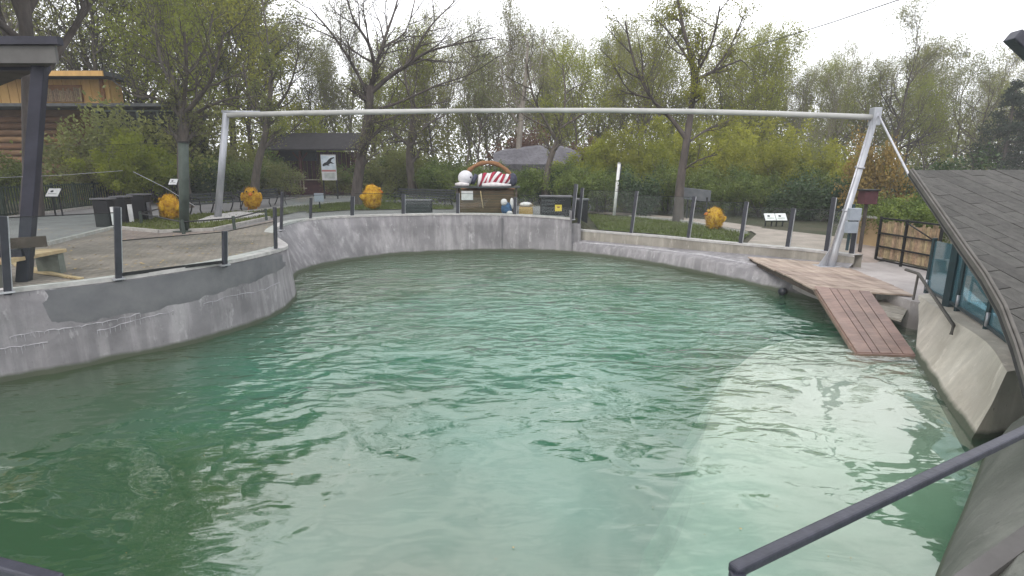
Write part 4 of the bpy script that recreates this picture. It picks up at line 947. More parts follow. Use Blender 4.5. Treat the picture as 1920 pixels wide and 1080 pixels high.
# figure lying on the counter
tz = top + .045
fg = thing('lying_figure', 'stuffed figure with a white ball head and red striped shirt lying on the booth', 'figure', at(900, 350))
hc = at(873, 338, yb_ + .35); rr = .30
MB().ball((hc.x, hc.y, tz + rr + .02), rr, 22, 16).build('head', 'ball_white', fg, True)
MB().ball((hc.x + .20, hc.y - .18, tz + rr + .05), .05, 10, 8).build('eye', 'iron', fg, True)
MB().tube([(hc.x - .38, hc.y - .1, tz + .07), (hc.x - .15, hc.y - .25, tz + .09), (hc.x + .15, hc.y - .28, tz + .07)], [.06, .09, .05], 8).build('arm', 'cloth_white', fg, True)
MB().tube([(hc.x + .28, hc.y, tz + .30), (hc.x + .42, hc.y, tz + .24)], [.22, .20], 12).build('scarf', 'cloth_dark', fg, True)
NS = 13; x0 = at(884, 338).x + .12; x1 = at(951, 338).x
for k in range(NS):
    ta, tb2 = k / NS, (k + 1) / NS
    def rad(t): return .20 + .13 * math.sin(math.pi * min(1, t * .75 + .2)) + .02 * math.sin(t * 17)
    pts = [(x0 + (x1 - x0) * t, hc.y + .03 * math.sin(t * 7), tz + rad(t) * .82) for t in (ta, (ta + tb2) / 2, tb2)]
    rd = [rad(t) for t in (ta, (ta + tb2) / 2, tb2)]
    sh2 = MB().tube(pts, rd, 14, cap=(k in (0, NS - 1)))
    sh2.v = [(v[0] + (v[2] - tz) * .45, v[1], tz + (v[2] - tz) * .92) for v in sh2.v]
    sh2.build('shirt_stripe', 'cloth_red' if k % 2 else 'cloth_white', fg, True)
MB().tube([(x0 + .3, hc.y - .34, tz + .06), (x0 + .75, hc.y - .36, tz + .07), (x1 + .15, hc.y - .3, tz + .05)], [.06, .10, .04], 8).build('arm', 'cloth_white', fg, True)
MB().ball((x1 + .22, hc.y, tz + .26), (.17, .26, .26), 14, 10).build('trousers', 'cloth_dark', fg, True)
# wicker arch behind
ya = yb_ + 1.6; ca = at(915, 340, ya); ra = .047 * ya
ar = thing('wicker_arch', 'big brown wicker basket with an arched handle behind the lying figure', 'basket', (ca.x, ya, g(ca.x, ya)))
MB().tube([(ca.x + ra * math.cos(a), ya, ca.z - .25 + ra * .95 * math.sin(a)) for a in [math.pi * k / 16 for k in range(17)]], [.09 + .02 * math.sin(k * 2.2) for k in range(17)], 10).build('handle', 'wicker', ar, True)
bzz = ca.z - .3; g0 = g(ca.x, ya)
MB().loft([[(ca.x + (ra * (.85 + .15 * t)) * math.cos(a), ya + .6 * math.sin(a), g0 + (bzz - g0) * t) for a in [2 * math.pi * k / 24 for k in range(25)]] for t in (0, .25, .5, .75, 1)]).build('bowl', 'wicker', ar, True)
MB().tube([(ca.x + ra * 1.02 * math.cos(a), ya + .62 * math.sin(a), bzz) for a in [2 * math.pi * k / 24 for k in range(25)]], .05, 8).build('rim', 'wicker', ar, True)
# small blue figure and straw basket
bf_ = at(950, 402, yb_ - .25)
bfg = thing('garden_figure', 'small blue and white figure in front of the booth', 'figure', (bf_.x, bf_.y, g(0, yb_)))
MB().ball((bf_.x, bf_.y, bf_.z + .22), (.22, .16, .26), 12, 10).build('body', 'figure_blue', bfg, True); MB().ball((bf_.x - .1, bf_.y - .08, bf_.z + .48), .13, 12, 10).build('head', 'cloth_white', bfg, True)
MB().ball((bf_.x + .2, bf_.y, bf_.z + .42), (.08, .08, .22), 8, 8).build('arm', 'cloth_white', bfg, True); MB().ball((bf_.x + .12, bf_.y - .14, bf_.z + .07), (.12, .1, .08), 8, 6).build('foot', 'cloth_white', bfg, True)
sb_ = at(986, 405, yb_ - .1)
stb = thing('straw_bale', 'small straw filled basket between the booth and the dark cabinet', 'basket', (sb_.x, sb_.y, g(0, yb_)))
MB().box(sb_ + Vector((0, 0, .16)), (.55, .4, .40)).build('bale', 'straw', stb, bevel=.06)
sm = MB(); 
for k in range(260):
    p = sb_ + Vector((rng.uniform(-.28, .28), rng.uniform(-.2, .2), .34 + rng.uniform(0, .16))); d = Vector((rng.uniform(-1, 1), rng.uniform(-1, 1), rng.uniform(-.5, .6))).normalized() * .1; w2 = Vector((-d.y, d.x, .02)) * .08; sm.quad(p - w2, p + w2, p + d)
tag(sm.build('loose_straw', 'straw', stb), kind='stuff')
MB().ball(sb_ + Vector((0, 0, .45)), (.25, .18, .1), 12, 8).build('cover', 'cloth_white', stb, True)
ca_, cb_ = at(1014, 408, 20.6), at(1070, 408, 20.6); zt = at(1040, 370, 20.6).z; zg = g(1.4, 20.6)
cbn = thing('dark_cabinet', 'black cabinet with a yellow sticker at the step in the wall', 'cabinet', ((ca_.x + cb_.x) / 2, 20.6, zg))
MB().box(((ca_.x + cb_.x) / 2, 20.9, (zt + zg) / 2), (cb_.x - ca_.x, .6, zt - zg)).build('body', 'bin_black', cbn, bevel=.01)
MB().box(((ca_.x + cb_.x) / 2, 20.88, zt + .03), (cb_.x - ca_.x + .1, .74, .05)).build('lid', 'bin_lid', cbn)
for k in range(4): MB().box((ca_.x + .28, 20.585, zt - .12 - k * .14), (.5, .03, .06)).build('louvre', 'slat_dark', cbn)
p = at(1047, 390, 20.58); MB().box((p.x, 20.585, p.z), (.26, .012, .24)).build('sticker', 'sticker_yellow', cbn)
MB().box((p.x, 20.577, p.z + .03), (.10, .008, .06)).build('sticker_print', 'house_trim', cbn)
ba_ = pz(1091, 426, g(3.2, 21.5) + .0); 
bn = thing('waste_bin', 'tall black bin behind the step in the pool wall', 'bin', (ba_.x, ba_.y + .3, g(ba_.x, ba_.y)))
hb = .050 * ba_.y; MB().box((ba_.x, ba_.y + .3, ba_.z + hb / 2), (.46, .5, hb)).build('body', 'bin_black', bn, bevel=.03); MB().box((ba_.x, ba_.y + .3, ba_.z + hb + .02), (.54, .58, .06)).build('lid', 'bin_lid', bn, bevel=.01)
MB().tube([(ba_.x + .27, ba_.y + .1, ba_.z + hb * .6), (ba_.x + .34, ba_.y + .1, ba_.z + hb * .75), (ba_.x + .27, ba_.y + .1, ba_.z + hb * .85)], .02, 6).build('handle', 'bin_lid', bn)

# ------------------------------------------------------------------ signs
def tilt_sign(px, py, y, wd, ht, label, double=False):
    c_ = py_(px, py, y); t = thing('info_panel', label, 'sign', (c_.x, c_.y, g(c_.x, c_.y)))
    rot = Matrix.Rotation(R(-35), 3, 'X')
    for k in ((-1, 1) if double else (0,)):
        cc = c_ + Vector((k * (wd * .53), 0, 0)); bd = MB().box(cc, (wd, ht, .03), Matrix.Rotation(R(50), 3, 'X')).build('board', 'white_paint', t)
        n_ = Matrix.Rotation(R(50), 3, 'X') @ Vector((0, 0, 1)); up_ = Matrix.Rotation(R(50), 3, 'X') @ Vector((0, 1, 0))
        MB().ball(cc + n_ * .018 + up_ * ht * .12 - Vector((wd * .12, 0, 0)), (wd * .14, .01, ht * .13), 10, 6, rot=Matrix.Rotation(R(-40), 3, 'X')).build('picture', 'print_black', bd)
        MB().box(cc + n_ * .018 - up_ * ht * .18, (wd * .7, ht * .12, .008), Matrix.Rotation(R(50), 3, 'X')).build('text_block', 'print_grey', bd)
        MB().box(cc - n_ * .022, (wd + .05, ht + .05, .02), Matrix.Rotation(R(50), 3, 'X')).build('frame', 'iron', bd)
        for s in (-.3, .3): MB().bar((cc.x + s * wd, cc.y + .08, g(c_.x, c_.y)), cc + Vector((s * wd, .05, -.05)), .04, .04).build('leg', 'iron', t)
tilt_sign(100, 361, 20.3, .44, .36, 'white tilted info panel in front of the log house')
tilt_sign(325, 341, 24.0, .34, .30, 'small white tilted info panel behind the lawn post')
tilt_sign(1454, 407, 21.5, .42, .34, 'pair of white info panels on the fence behind the right-hand path', True)
ys = 33.0; s0, s1 = py_(601, 290, ys), py_(632, 338, ys); cx, cz = (s0.x + s1.x) / 2, (s0.z + s1.z) / 2; wd, ht = s1.x - s0.x, s0.z - s1.z
bs = thing('poster_board', 'tall white poster board with a dark bird picture before the red hut', 'sign', (cx, ys, g(cx, ys)))
pb_ = MB().box((cx, ys, cz), (wd, .06, ht)).build('board', 'paper', bs)
MB().box((cx, ys - .033, cz + ht * .19), (wd * .94, .006, ht * .52)).build('picture', 'print_sky', pb_)
sil = [(-.42, -.10), (-.30, .02), (-.10, .10), (.0, .22), (.15, .34), (.40, .40), (.44, .34), (.25, .26), (.18, .12), (.40, -.02), (.12, .0), (.0, -.10), (.10, -.16), (-.15, -.12), (-.35, -.18)]
MB().slab([(cx + a * wd, ys - .038, cz + ht * .16 + b * ht * .62) for a, b in sil], (0, -.006, 0)).build('bird_picture', 'print_black', pb_)
MB().box((cx, ys - .036, cz - ht * .13), (wd * .94, .008, ht * .05)).build('red_band', 'print_red', pb_)
MB().box((cx + .02, ys - .036, cz - ht * .32), (wd * .7, .008, ht * .22)).build('text_block', 'print_grey', pb_)
for s in (-.45, .45): MB().bar((cx + s * wd, ys + .06, g(cx, ys)), (cx + s * wd, ys + .06, s0.z), .07, .07).build('leg', 'iron', bs)
y_ = 24.5; p0, p1 = py_(1283, 352, y_), py_(1335, 375, y_)
sp = thing('slanted_board', 'dark grey slanted board on legs behind the big right-hand tree', 'sign', ((p0.x + p1.x) / 2, y_, g(p0.x, y_)))
MB().slab([p0 + Vector((0, .2, 0)), py_(1334, 358, y_ + .6), py_(1331, 379, y_ + .3), py_(1283, 373, y_)], (0, .05, .02)).build('board', 'felt_grey', sp)
for px in (1290, 1326): q = py_(px, 370, y_ + .3); MB().bar((q.x, q.y, g(q.x, q.y)), q, .06, .06).build('leg', 'iron', sp)

# ------------------------------------------------------------------ dark fence along the road
def picket_fence(px_pts, h, label, step=.16, m='dark_fence'):
    P = [gr(*p) for p in px_pts]; t = thing('railing_fence', label, 'fence', P[0])
    for a, b in zip(P[:-1], P[1:]):
        L = (b - a).length; n_ = int(L / 2.2) + 1
        for k in range(n_ + 1): p = a.lerp(b, k / n_); MB().bar(p, p + Vector((0, 0, h + .05)), .07, .07).build('post', m, t)
        for z in (.12, h - .06): MB().bar(a + Vector((0, 0, z)), b + Vector((0, 0, z)), .04, .05).build('rail', m, t)
        mm = MB(); k = 0
        while k * step < L: p = a.lerp(b, k * step / L); mm.bar(p + Vector((0, 0, .05)), p + Vector((0, 0, h)), .022, .05); k += 1
        tag(mm.build('picket', m, t), kind='stuff')
picket_fence([(-120, 424), (60, 402), (180, 388), (330, 375), (440, 366), (535, 358)], 1.15, 'long dark green railing fence along the far side of the road, left')
# netting panels of the aviary, log house
yh = 31.0
hs = thing('log_house', 'orange log house with a yellow upper storey behind the left trees', 'house', gd(120, yh))
def q_(px, py, y=yh): return py_(px, py, y)
x0, x1 = q_(-60, 300).x, q_(192, 300).x; zb = g(-25, yh)
for k in range(13):
    z = zb + .15 + k * .36
    if z > q_(100, 218).z: break
    MB().tube([(x0, yh, z), (x1 + .25 * (k % 2), yh, z)], .185, 8).build('log', 'log_orange', hs, True)
zr = q_(150, 205).z
for px in (): c_ = q_(px, 240, yh - .2); MB().box((c_.x, yh - .2, c_.z), (1.1, .1, 1.0)).build('window', 'post_dark', hs); MB().box((c_.x, yh - .26, c_.z), (.06, .06, 1.0)).build('window_bar', 'house_trim', hs)
MB().box(((x0 + x1) / 2, yh + 2.5, (zb + zr) / 2), (x1 - x0, 4.6, zr - zb)).build('wall', 'log_orange', hs)
MB().box(((x0 + q_(345, 205).x) / 2, yh + 1.5, zr + .1), (q_(345, 205).x - x0, 5.5, .16)).build('lower_roof', 'felt_grey', hs)
ux0, ux1, uz0, uz1 = q_(-40, 190).x, q_(202, 190).x, zr + .18, q_(100, 147).z
nb_ = 14
for k in range(nb_): 
    xa = ux0 + (ux1 - ux0) * k / nb_; xb = ux0 + (ux1 - ux0) * (k + 1) / nb_ - .03
    MB().box(((xa + xb) / 2, yh + .3, (uz0 + uz1) / 2), (xb - xa, .06, uz1 - uz0)).build('cladding_board', 'house_yellow', hs)
MB().box(((ux0 + ux1) / 2, yh + .85, (uz0 + uz1) / 2), (ux1 - ux0 - .05, .9, uz1 - uz0 - .02)).build('upper_wall', 'house_yellow', hs)
MB().box(((ux0 + ux1) / 2 + .2, yh + .3, uz1 + .14), (ux1 - ux0 + .9, 2.4, .24)).build('roof', 'felt_grey', hs)
MB().box(((ux0 + ux1) / 2 + .2, yh - .93, uz1 + .10), (ux1 - ux0 + .9, .08, .26)).build('eave_board', 'house_yellow', hs)
wx0, wx1 = q_(72, 170).x, q_(148, 170).x; wz0, wz1 = q_(100, 190).z, q_(100, 158).z
wn = MB().box(((wx0 + wx1) / 2, yh + .24, (wz0 + wz1) / 2), (wx1 - wx0, .06, wz1 - wz0)).build('balcony_opening', 'house_trim', hs)
for k in range(22): x = wx0 + (wx1 - wx0) * (k + .5) / 22; MB().bar((x, yh + .12, wz0), (x, yh + .12, wz0 + (wz1 - wz0) * rng.uniform(.6, .85)), .07, .03).build('baluster', 'bamboo', wn)
MB().bar((ux1 - .35, yh + .22, uz0), (ux1 - .35, yh + .22, uz1), .16, .1).build('corner_post', 'house_trim', hs)
av = thing('aviary', 'dark netted aviary right of the log house', 'aviary', gd(260, 30))
ax0, ax1 = q_(196, 300, 30).x, q_(345, 300, 30).x; az = q_(270, 208, 30).z; zb2 = g(-20, 30)
for k in range(5):
    x = ax0 + (ax1 - ax0) * k / 4; MB().bar((x, 30, zb2), (x, 30, az), .12, .12).build('post', 'net_post', av)
    if k < 4: MB().box((x + (ax1 - ax0) / 8, 30.02, (zb2 + az) / 2), ((ax1 - ax0) / 4 - .14, .01, az - zb2)).build('net_panel', 'net_dark', av)
for z in (zb2 + 1.6, zb2 + 3.0, az): MB().bar((ax0, 29.95, z), (ax1, 29.95, z), .07, .07).build('rail', 'net_post', av)
MB().box(((ax0 + ax1) / 2, 32.5, (zb2 + az) / 2), (ax1 - ax0, .1, az - zb2)).build('back_wall', 'dark_fence', av)
# overhead wires in front of the house
for i, (p, q, lab) in enumerate([((0, 272), (345, 268), 'thin wire stretched below the eaves of the log house'), ((0, 333), (230, 320), 'thin pale wire stretched low in front of the log house')]):
    tag(MB().tube([py_(*p, 19), py_((p[0] + q[0]) / 2, (p[1] + q[1]) / 2 + 2, 18.5), py_(*q, 18)], .006, 5).build('wire', 'aluminium' if i else 'iron'), lab, 'wire')

# ------------------------------------------------------------------ dark red hut
yh2 = 38.0
ht_ = thing('red_hut', 'dark red open fronted wooden hut behind the poster board', 'hut', gd(590, yh2))
def h_(px, py, y=yh2): return py_(px, py, y)
hx0, hx1 = h_(512, 300).x, h_(668, 300).x; hz0 = g(-14, yh2); hz1 = h_(590, 283).z; hz2 = h_(600, 262).z
for k in range(18):
    xa = hx0 + (hx1 - hx0) * k / 18; xb = hx0 + (hx1 - hx0) * (k + 1) / 18 - .04
    MB().box(((xa + xb) / 2, yh2 + 2, (hz0 + hz1) / 2), (xb - xa, .06, hz1 - hz0)).build('back_board', 'hut_red', ht_)
MB().slab([(hx0 - .5, yh2 - .6, hz1), (hx1 + .3, yh2 - .6, hz1), (hx1 + .1, yh2 + 2.6, hz2 + .5), (hx0 - .3, yh2 + 2.6, hz2 + .5)], (0, 0, .12)).build('roof', 'hut_roof', ht_)
for t in (0, .33, .66, 1):
    x = hx0 + (hx1 - hx0) * t; MB().bar((x, yh2, hz0), (x, yh2, hz1), .14, .14).build('post', 'hut_red', ht_)
    for s in (-1, 1): MB().bar((x, yh2, hz1 - .7), (x + s * .5, yh2, hz1 - .1), .09, .09).build('brace', 'hut_red', ht_)
MB().box(((hx0 + hx1) / 2, yh2 + .05, hz0 + .55), (hx1 - hx0, .08, 1.0)).build('front_panel', 'hut_red', ht_)
MB().box((h_(555, 300).x, yh2 + .4, h_(555, 290).z), (2.6, .1, .8)).build('shutter', 'post_dark', ht_)
MB().box(((hx0 + hx1) / 2, yh2 + .0, hz0 + 1.08), (hx1 - hx0, .3, .06)).build('counter', 'picket', ht_)
pk = thing('picket_fence', 'short pale picket fence left of the red hut', 'fence', gd(535, 36))
for k in range(14): p = gd(505 + k * 5.5, 36.2); MB().box(p + Vector((0, 0, .95)), (.07, .03, 1.1)).build('picket', 'picket', pk)
a, b = gd(500, 36.25), gd(582, 36.25); MB().bar(a + Vector((0, 0, .55)), b + Vector((0, 0, .55)), .05, .08).build('rail', 'picket', pk); MB().bar(a + Vector((0, 0, 1.3)), b + Vector((0, 0, 1.3)), .05, .08).build('rail', 'picket', pk)
# grey bank wall, stump
yg = 33.0
MBr = MB(); rw = []
for i in range(9):
    px = 925 + 165 * i / 8; tp = 288 - 14 * math.sin(math.pi * i / 8) + rng.uniform(-3, 3)
    rw.append([py_(px, 330, yg), py_(px, 308, yg - .3), py_(px, tp, yg + .2), py_(px, tp - 3, yg + 2.5), py_(px, 330, yg + 3)])
tag(MBr.loft(rw).build('rock_bank', 'rock_grey'), 'low grey rock bank between the trees above the booth', 'rock')
a_ = gd(1436, 31); sp_ = thing('reed_screen', 'tan bundle of dry reeds among the bushes on the right', 'reeds', a_)
for k in range(34):
    x = a_.x + rng.uniform(-.75, .75); y = 31 + rng.uniform(-.3, .3); zt_ = py_(1436, 322 + rng.uniform(0, 12), 31).z
    MB().tube([(x, y, a_.z), (x + rng.uniform(-.08, .08), y, zt_)], [.06, .035], 5).build('reed', 'stump_brown', sp_)
# ------------------------------------------------------------------ trees and bushes
class Tree:
    """grows limbs as tapered tubes and spreads leaf-sized faces along the twigs"""
    def __init__(s, seed): s.r = random.Random(seed); s.np = np.random.RandomState(seed); s.wood = MB(); s.tips = []
    def limb(s, p, d, L, r0, lev, up=.12, wob=.22, kids=(0, 5, 4, 3, 0), kid_ang=(35, 65), r_end=.35, start=.3, steps=None, maxlev=3):
        steps = steps or (6 if lev == 0 else 5 if lev == 1 else 4); pts = [Vector(p)]; rad = [r0]; d = Vector(d).normalized()
        for i in range(steps):
            d = (d + Vector((s.r.gauss(0, wob), s.r.gauss(0, wob), s.r.gauss(0, wob * .7) + up))).normalized()
            pts.append(pts[-1] + d * (L / steps)); rad.append(r0 * (1 - (1 - r_end) * (i + 1) / steps))
        s.add(pts, rad, lev, L, up, wob, kids, kid_ang, start, maxlev); return pts
    def add(s, pts, rad, lev, L, up, wob, kids, kid_ang, start, maxlev):
        s.wood.tube(pts, rad, 10 if lev == 0 else 6 if lev == 1 else 4 if lev == 2 else 3, cap=False)
        if lev >= maxlev:
            s.tips.append(pts); return
        n = kids[min(lev + 1, len(kids) - 1)]
        for k in range(n):
            t = start + (1 - start) * (k + s.r.random()) / n; f = t * (len(pts) - 1); i = min(int(f), len(pts) - 2)
            q = pts[i].lerp(pts[i + 1], f - i); dd = (pts[i + 1] - pts[i]).normalized(); rr = rad[i] * .62
            a = R(s.r.uniform(*kid_ang)); ax = dd.orthogonal().normalized(); ax.rotate(Matrix.Rotation(s.r.uniform(0, 6.28), 3, dd))
            nd = dd.copy(); nd.rotate(Matrix.Rotation(a, 3, ax))
            s.limb(q, nd, L * s.r.uniform(.42, .68) * (1.1 - .35 * t), max(rr, .010), lev + 1, up, wob, kids, kid_ang, .30, .25, None, maxlev)
    def leaves(s, per, size, spread=.15, limit=60000):
        out = []
        P = []
        for pts in s.tips:
            for k in range(per):
                f = s.r.random() ** .7 * (len(pts) - 1); i = min(int(f), len(pts) - 2); P.append(pts[i].lerp(pts[i + 1], f - i))
        P = np.array(P[:limit]) + s.np.normal(0, spread, (min(len(P), limit), 3)); return quads(P, size, s.np)
def quads(P, size, rs):
    n = len(P); a = rs.normal(size=(n, 3)); a /= np.linalg.norm(a, axis=1)[:, None]; b = rs.normal(size=(n, 3)); b -= a * (a * b).sum(1)[:, None]; b /= np.linalg.norm(b, axis=1)[:, None]
    sz = (size * rs.uniform(.6, 1.35, n))[:, None]; a = a * sz * .5; b = b * sz * .32
    V = np.stack([P - a, P + b, P + a, P - b], 1).reshape(-1, 3); return V
def leaf_mesh(name, V):
    n = len(V) // 4; me = bpy.data.meshes.new(name); me.vertices.add(n * 4); me.vertices.foreach_set('co', V.astype(np.float32).ravel())
    me.loops.add(n * 4); me.loops.foreach_set('vertex_index', np.arange(n * 4, dtype=np.int32)); me.polygons.add(n)
    me.polygons.foreach_set('loop_start', np.arange(0, n * 4, 4, dtype=np.int32)); me.update(); me.validate(); return me
def wood_mesh(mb, name='trunk'):
    me = bpy.data.meshes.new(name); me.from_pydata(mb.v, [], mb.f); me.update(); me.polygons.foreach_set('use_smooth', [True] * len(me.polygons)); return me
KINDS = {}
def kind(name, tree, leafV, bark, leaf):
    wm = wood_mesh(tree.wood); wm.materials.append(M(bark)); lm = None
    if leafV is not None: lm = leaf_mesh('crown', leafV); lm.materials.append(M(leaf))
    KINDS[name] = (wm, lm)
def plant(kname, loc, label, cat='tree', name='tree', scale=1, rz=None, group=None, leaf=None, sz=None):
    t = thing(name, label, cat, loc, group); t.rotation_euler.z = rng.uniform(0, 6.28) if rz is None else rz; t.scale = (scale, scale, (sz or scale))
    wm, lm = KINDS[kname]
    if wm: obj('trunk' if cat == 'tree' else 'stems', wm, None, t)
    if lm:
        o = obj('crown' if cat == 'tree' else 'foliage', lm, None, t)
        if leaf: o.material_slots[0].link = 'OBJECT'; o.material_slots[0].material = M(leaf)
    return t

# hand-laid main limbs for the four trees that stand out
def portrait(seed, y, limbs, kids, leaf_per, leaf_size, bark, leaf, label, depth=2.0, maxlev=3, base=None, twist=.18, ang=(30, 60), spread=.12):
    T = Tree(seed); base = base or limbs[0][0]
    org = None; names = {}
    for li, L in enumerate(limbs):
        pts = []; rad = []; off = 0.0 if li == 0 else T.r.uniform(-1, 1) * depth
        for k, (px, py, r) in enumerate(L):
            f = k / max(1, len(L) - 1); yy = y + (off * f if li else 0)
            pts.append(py_(px, py, yy)); rad.append(r)
        if li == 0:
            b = Vector((pts[0].x, y, g(pts[0].x, y))); org = b; pts = [b] + pts; rad = [rad[0] * 1.25] + rad
        pp = cr_interp(pts, 3); rr = list(np.interp(np.linspace(0, len(rad) - 1, len(pp)), range(len(rad)), rad))
        ln = sum((pp[i + 1] - pp[i]).length for i in range(len(pp) - 1))
        T.add([p - org for p in pp], rr, 0 if li == 0 else 1, min(ln, 5.0) * (.85 if li else .45), .10, twist, kids, ang, .45 if li == 0 else .18, maxlev)
    t = thing('tree', label, 'tree', org)
    obj('trunk', wood_mesh(T.wood), bark, t)
    if leaf_per: obj('crown', leaf_mesh('crown', T.leaves(leaf_per, leaf_size, spread)), leaf, t)
    return t
portrait(11, 26.5, [
    [(668, 375, 0.272), (672, 330, 0.240), (684, 260, 0.216), (692, 200, 0.192), (694, 160, 0.168)],
    [(694, 162, 0.112), (702, 130, 0.092), (690, 80, 0.066), (662, 35, 0.046), (645, -25, 0.026)],
    [(696, 165, 0.112), (708, 115, 0.086), (722, 70, 0.066), (740, 20, 0.046), (752, -30, 0.026)],
    [(694, 175, 0.119), (735, 140, 0.099), (765, 122, 0.079), (800, 98, 0.059), (860, 82, 0.040), (930, 70, 0.020)],
    [(692, 180, 0.092), (660, 120, 0.066), (620, 60, 0.046), (580, 15, 0.026)],
    [(765, 122, 0.073), (790, 75, 0.053), (815, 40, 0.040), (850, 5, 0.026), (870, -25, 0.020)],
    [(690, 208, 0.079), (740, 195, 0.059), (820, 160, 0.040), (880, 140, 0.026), (935, 105, 0.020)],
    [(705, 125, 0.066), (718, 90, 0.053), (760, 60, 0.040), (780, -10, 0.020)],
    [(690, 230, 0.053), (720, 226, 0.040), (775, 205, 0.026), (840, 190, 0.020)],
    [(672, 330, 0.046), (690, 300, 0.033), (712, 285, 0.020)]], (0, 6, 7, 5), 2, .06, 'bark_dark', 'leaf_olive', 'big bare branched tree with dark trunk, left of the booth', maxlev=4, ang=(25, 55))
portrait(23, 23.5, [
    [(1272, 400, 0.222), (1276, 340, 0.178), (1288, 260, 0.148), (1300, 170, 0.118), (1296, 110, 0.096), (1280, 50, 0.067), (1268, -20, 0.037)],
    [(1288, 262, 0.111), (1258, 222, 0.089), (1222, 185, 0.067), (1190, 120, 0.052), (1172, 40, 0.030)],
    [(1302, 152, 0.081), (1340, 132, 0.059), (1390, 112, 0.030)],
    [(1338, 133, 0.052), (1368, 90, 0.037), (1394, 30, 0.022)],
    [(1300, 150, 0.067), (1335, 80, 0.044), (1350, 10, 0.022)],
    [(1286, 270, 0.052), (1330, 240, 0.037), (1372, 225, 0.022)],
    [(1280, 320, 0.044), (1310, 300, 0.030), (1345, 290, 0.022)],
    [(1222, 185, 0.044), (1180, 170, 0.030), (1150, 120, 0.022)],
    [(1296, 120, 0.059), (1262, 70, 0.037), (1225, 30, 0.022)]], (0, 8, 7, 4), 15, .085, 'bark_dark', 'leaf_spring', 'tall dark trunked tree in young leaf on the right-hand lawn', maxlev=3)
portrait(31, 28, [
    [(1022, 350, .17), (1030, 305, .15), (1042, 270, .12), (1050, 238, .09)],
    [(1044, 268, .08), (1022, 225, .06), (1000, 180, .05), (985, 110, .03)],
    [(1050, 240, .07), (1075, 225, .05), (1110, 200, .03)],
    [(1048, 245, .07), (1060, 190, .05), (1055, 120, .03)]], (0, 6, 5, 4), 4, .09, 'bark', 'leaf_olive', 'slim forked tree right of the wicker basket', maxlev=3)
portrait(37, 25, [
    [(345, 350, .26), (342, 280, .22), (346, 230, .19), (338, 205, .16)],
    [(340, 208, .12), (322, 160, .09), (300, 110, .06), (290, 40, .04)],
    [(345, 215, .12), (375, 180, .09), (400, 140, .07), (420, 60, .04)],
    [(342, 205, .11), (350, 140, .08), (345, 60, .05)],
    [(338, 210, .09), (295, 185, .07), (255, 180, .05), (210, 150, .03)],
    [(346, 225, .09), (400, 195, .06), (450, 180, .04)],
    [(350, 140, .06), (385, 90, .05), (400, 20, .03)]], (0, 7, 6, 4), 9, .10, 'bark', 'leaf_olive', 'spreading many limbed tree behind the lawn post, left of the frame', maxlev=3)
portrait(41, 29, [
    [(478, 350, .22), (485, 300, .19), (497, 255, .15), (505, 200, .12), (510, 120, .08)],
    [(500, 240, .08), (470, 190, .06), (455, 120, .04)], [(503, 220, .08), (540, 170, .06), (560, 100, .04)], [(508, 150, .07), (500, 60, .04), (490, -10, .03)]],
    (0, 7, 6, 4), 8, .11, 'bark', 'leaf_olive', 'leafing tree right behind the left pole of the frame', maxlev=3)
portrait(43, 31, [
    [(772, 345, .24), (768, 300, .21), (770, 255, .17), (778, 200, .12)], [(769, 275, .10), (740, 250, .07), (715, 225, .04)], [(770, 265, .10), (800, 235, .07), (835, 215, .04)], [(776, 205, .09), (760, 150, .06), (765, 90, .04)]],
    (0, 6, 5, 4), 4, .11, 'bark', 'leaf_olive', 'stout trunked tree behind the park bench left of the booth', maxlev=3)
portrait(47, 34, [
    [(968, 330, .20), (972, 280, .18), (978, 220, .15), (985, 150, .11), (990, 80, .06)], [(976, 235, .06), (950, 190, .04), (940, 120, .03)], [(982, 170, .06), (1010, 130, .04), (1020, 70, .03)]],
    (0, 6, 5, 3), 3, .12, 'bark_pale', 'leaf_olive', 'pale straight trunked tree above the wicker basket', maxlev=3)

# woodland kinds, each copied with shared meshes
def wood_kind(name, seed, H, r0, n1, L1, kids, per, size, bark, leaf, spread=.25, start=.3, ang=(30, 60), up=.16, maxlev=3):
    T = Tree(seed); pts = [Vector((0, 0, -.3))]; rad = [r0 * 1.3]; d = Vector((0, 0, 1))
    for i in range(9):
        d = (d + Vector((T.r.gauss(0, .09), T.r.gauss(0, .09), .1))).normalized(); pts.append(pts[-1] + d * H / 9); rad.append(r0 * (1 - .9 * (i + 1) / 9))
    T.add(pts, rad, 0, L1 / .55, up, .2, (0, n1) + kids, ang, start, maxlev)
    kind(name, T, T.leaves(per, size, spread) if per else None, bark, leaf)
wood_kind('wood_a', 1, 13, .17, 20, 4.0, (7, 5), 16, .13, 'bark', 'leaf_olive')
wood_kind('wood_b', 2, 14.5, .19, 22, 4.4, (7, 5), 16, .13, 'bark', 'leaf_spring')
wood_kind('wood_c', 3, 12.5, .14, 20, 3.4, (7, 6), 7, .11, 'bark_pale', 'leaf_olive', ang=(20, 45), up=.22)
wood_kind('wood_d', 4, 14, .20, 18, 4.8, (7, 6), 12, .12, 'bark_dark', 'leaf_olive', start=.22)
wood_kind('wood_e', 5, 10, .13, 22, 4.2, (7, 5), 18, .13, 'bark', 'leaf_spring', start=.15)
wood_kind('wood_f', 6, 14, .24, 26, 5.2, (7, 5), 34, .17, 'bark_dark', 'leaf_olive', start=.25)
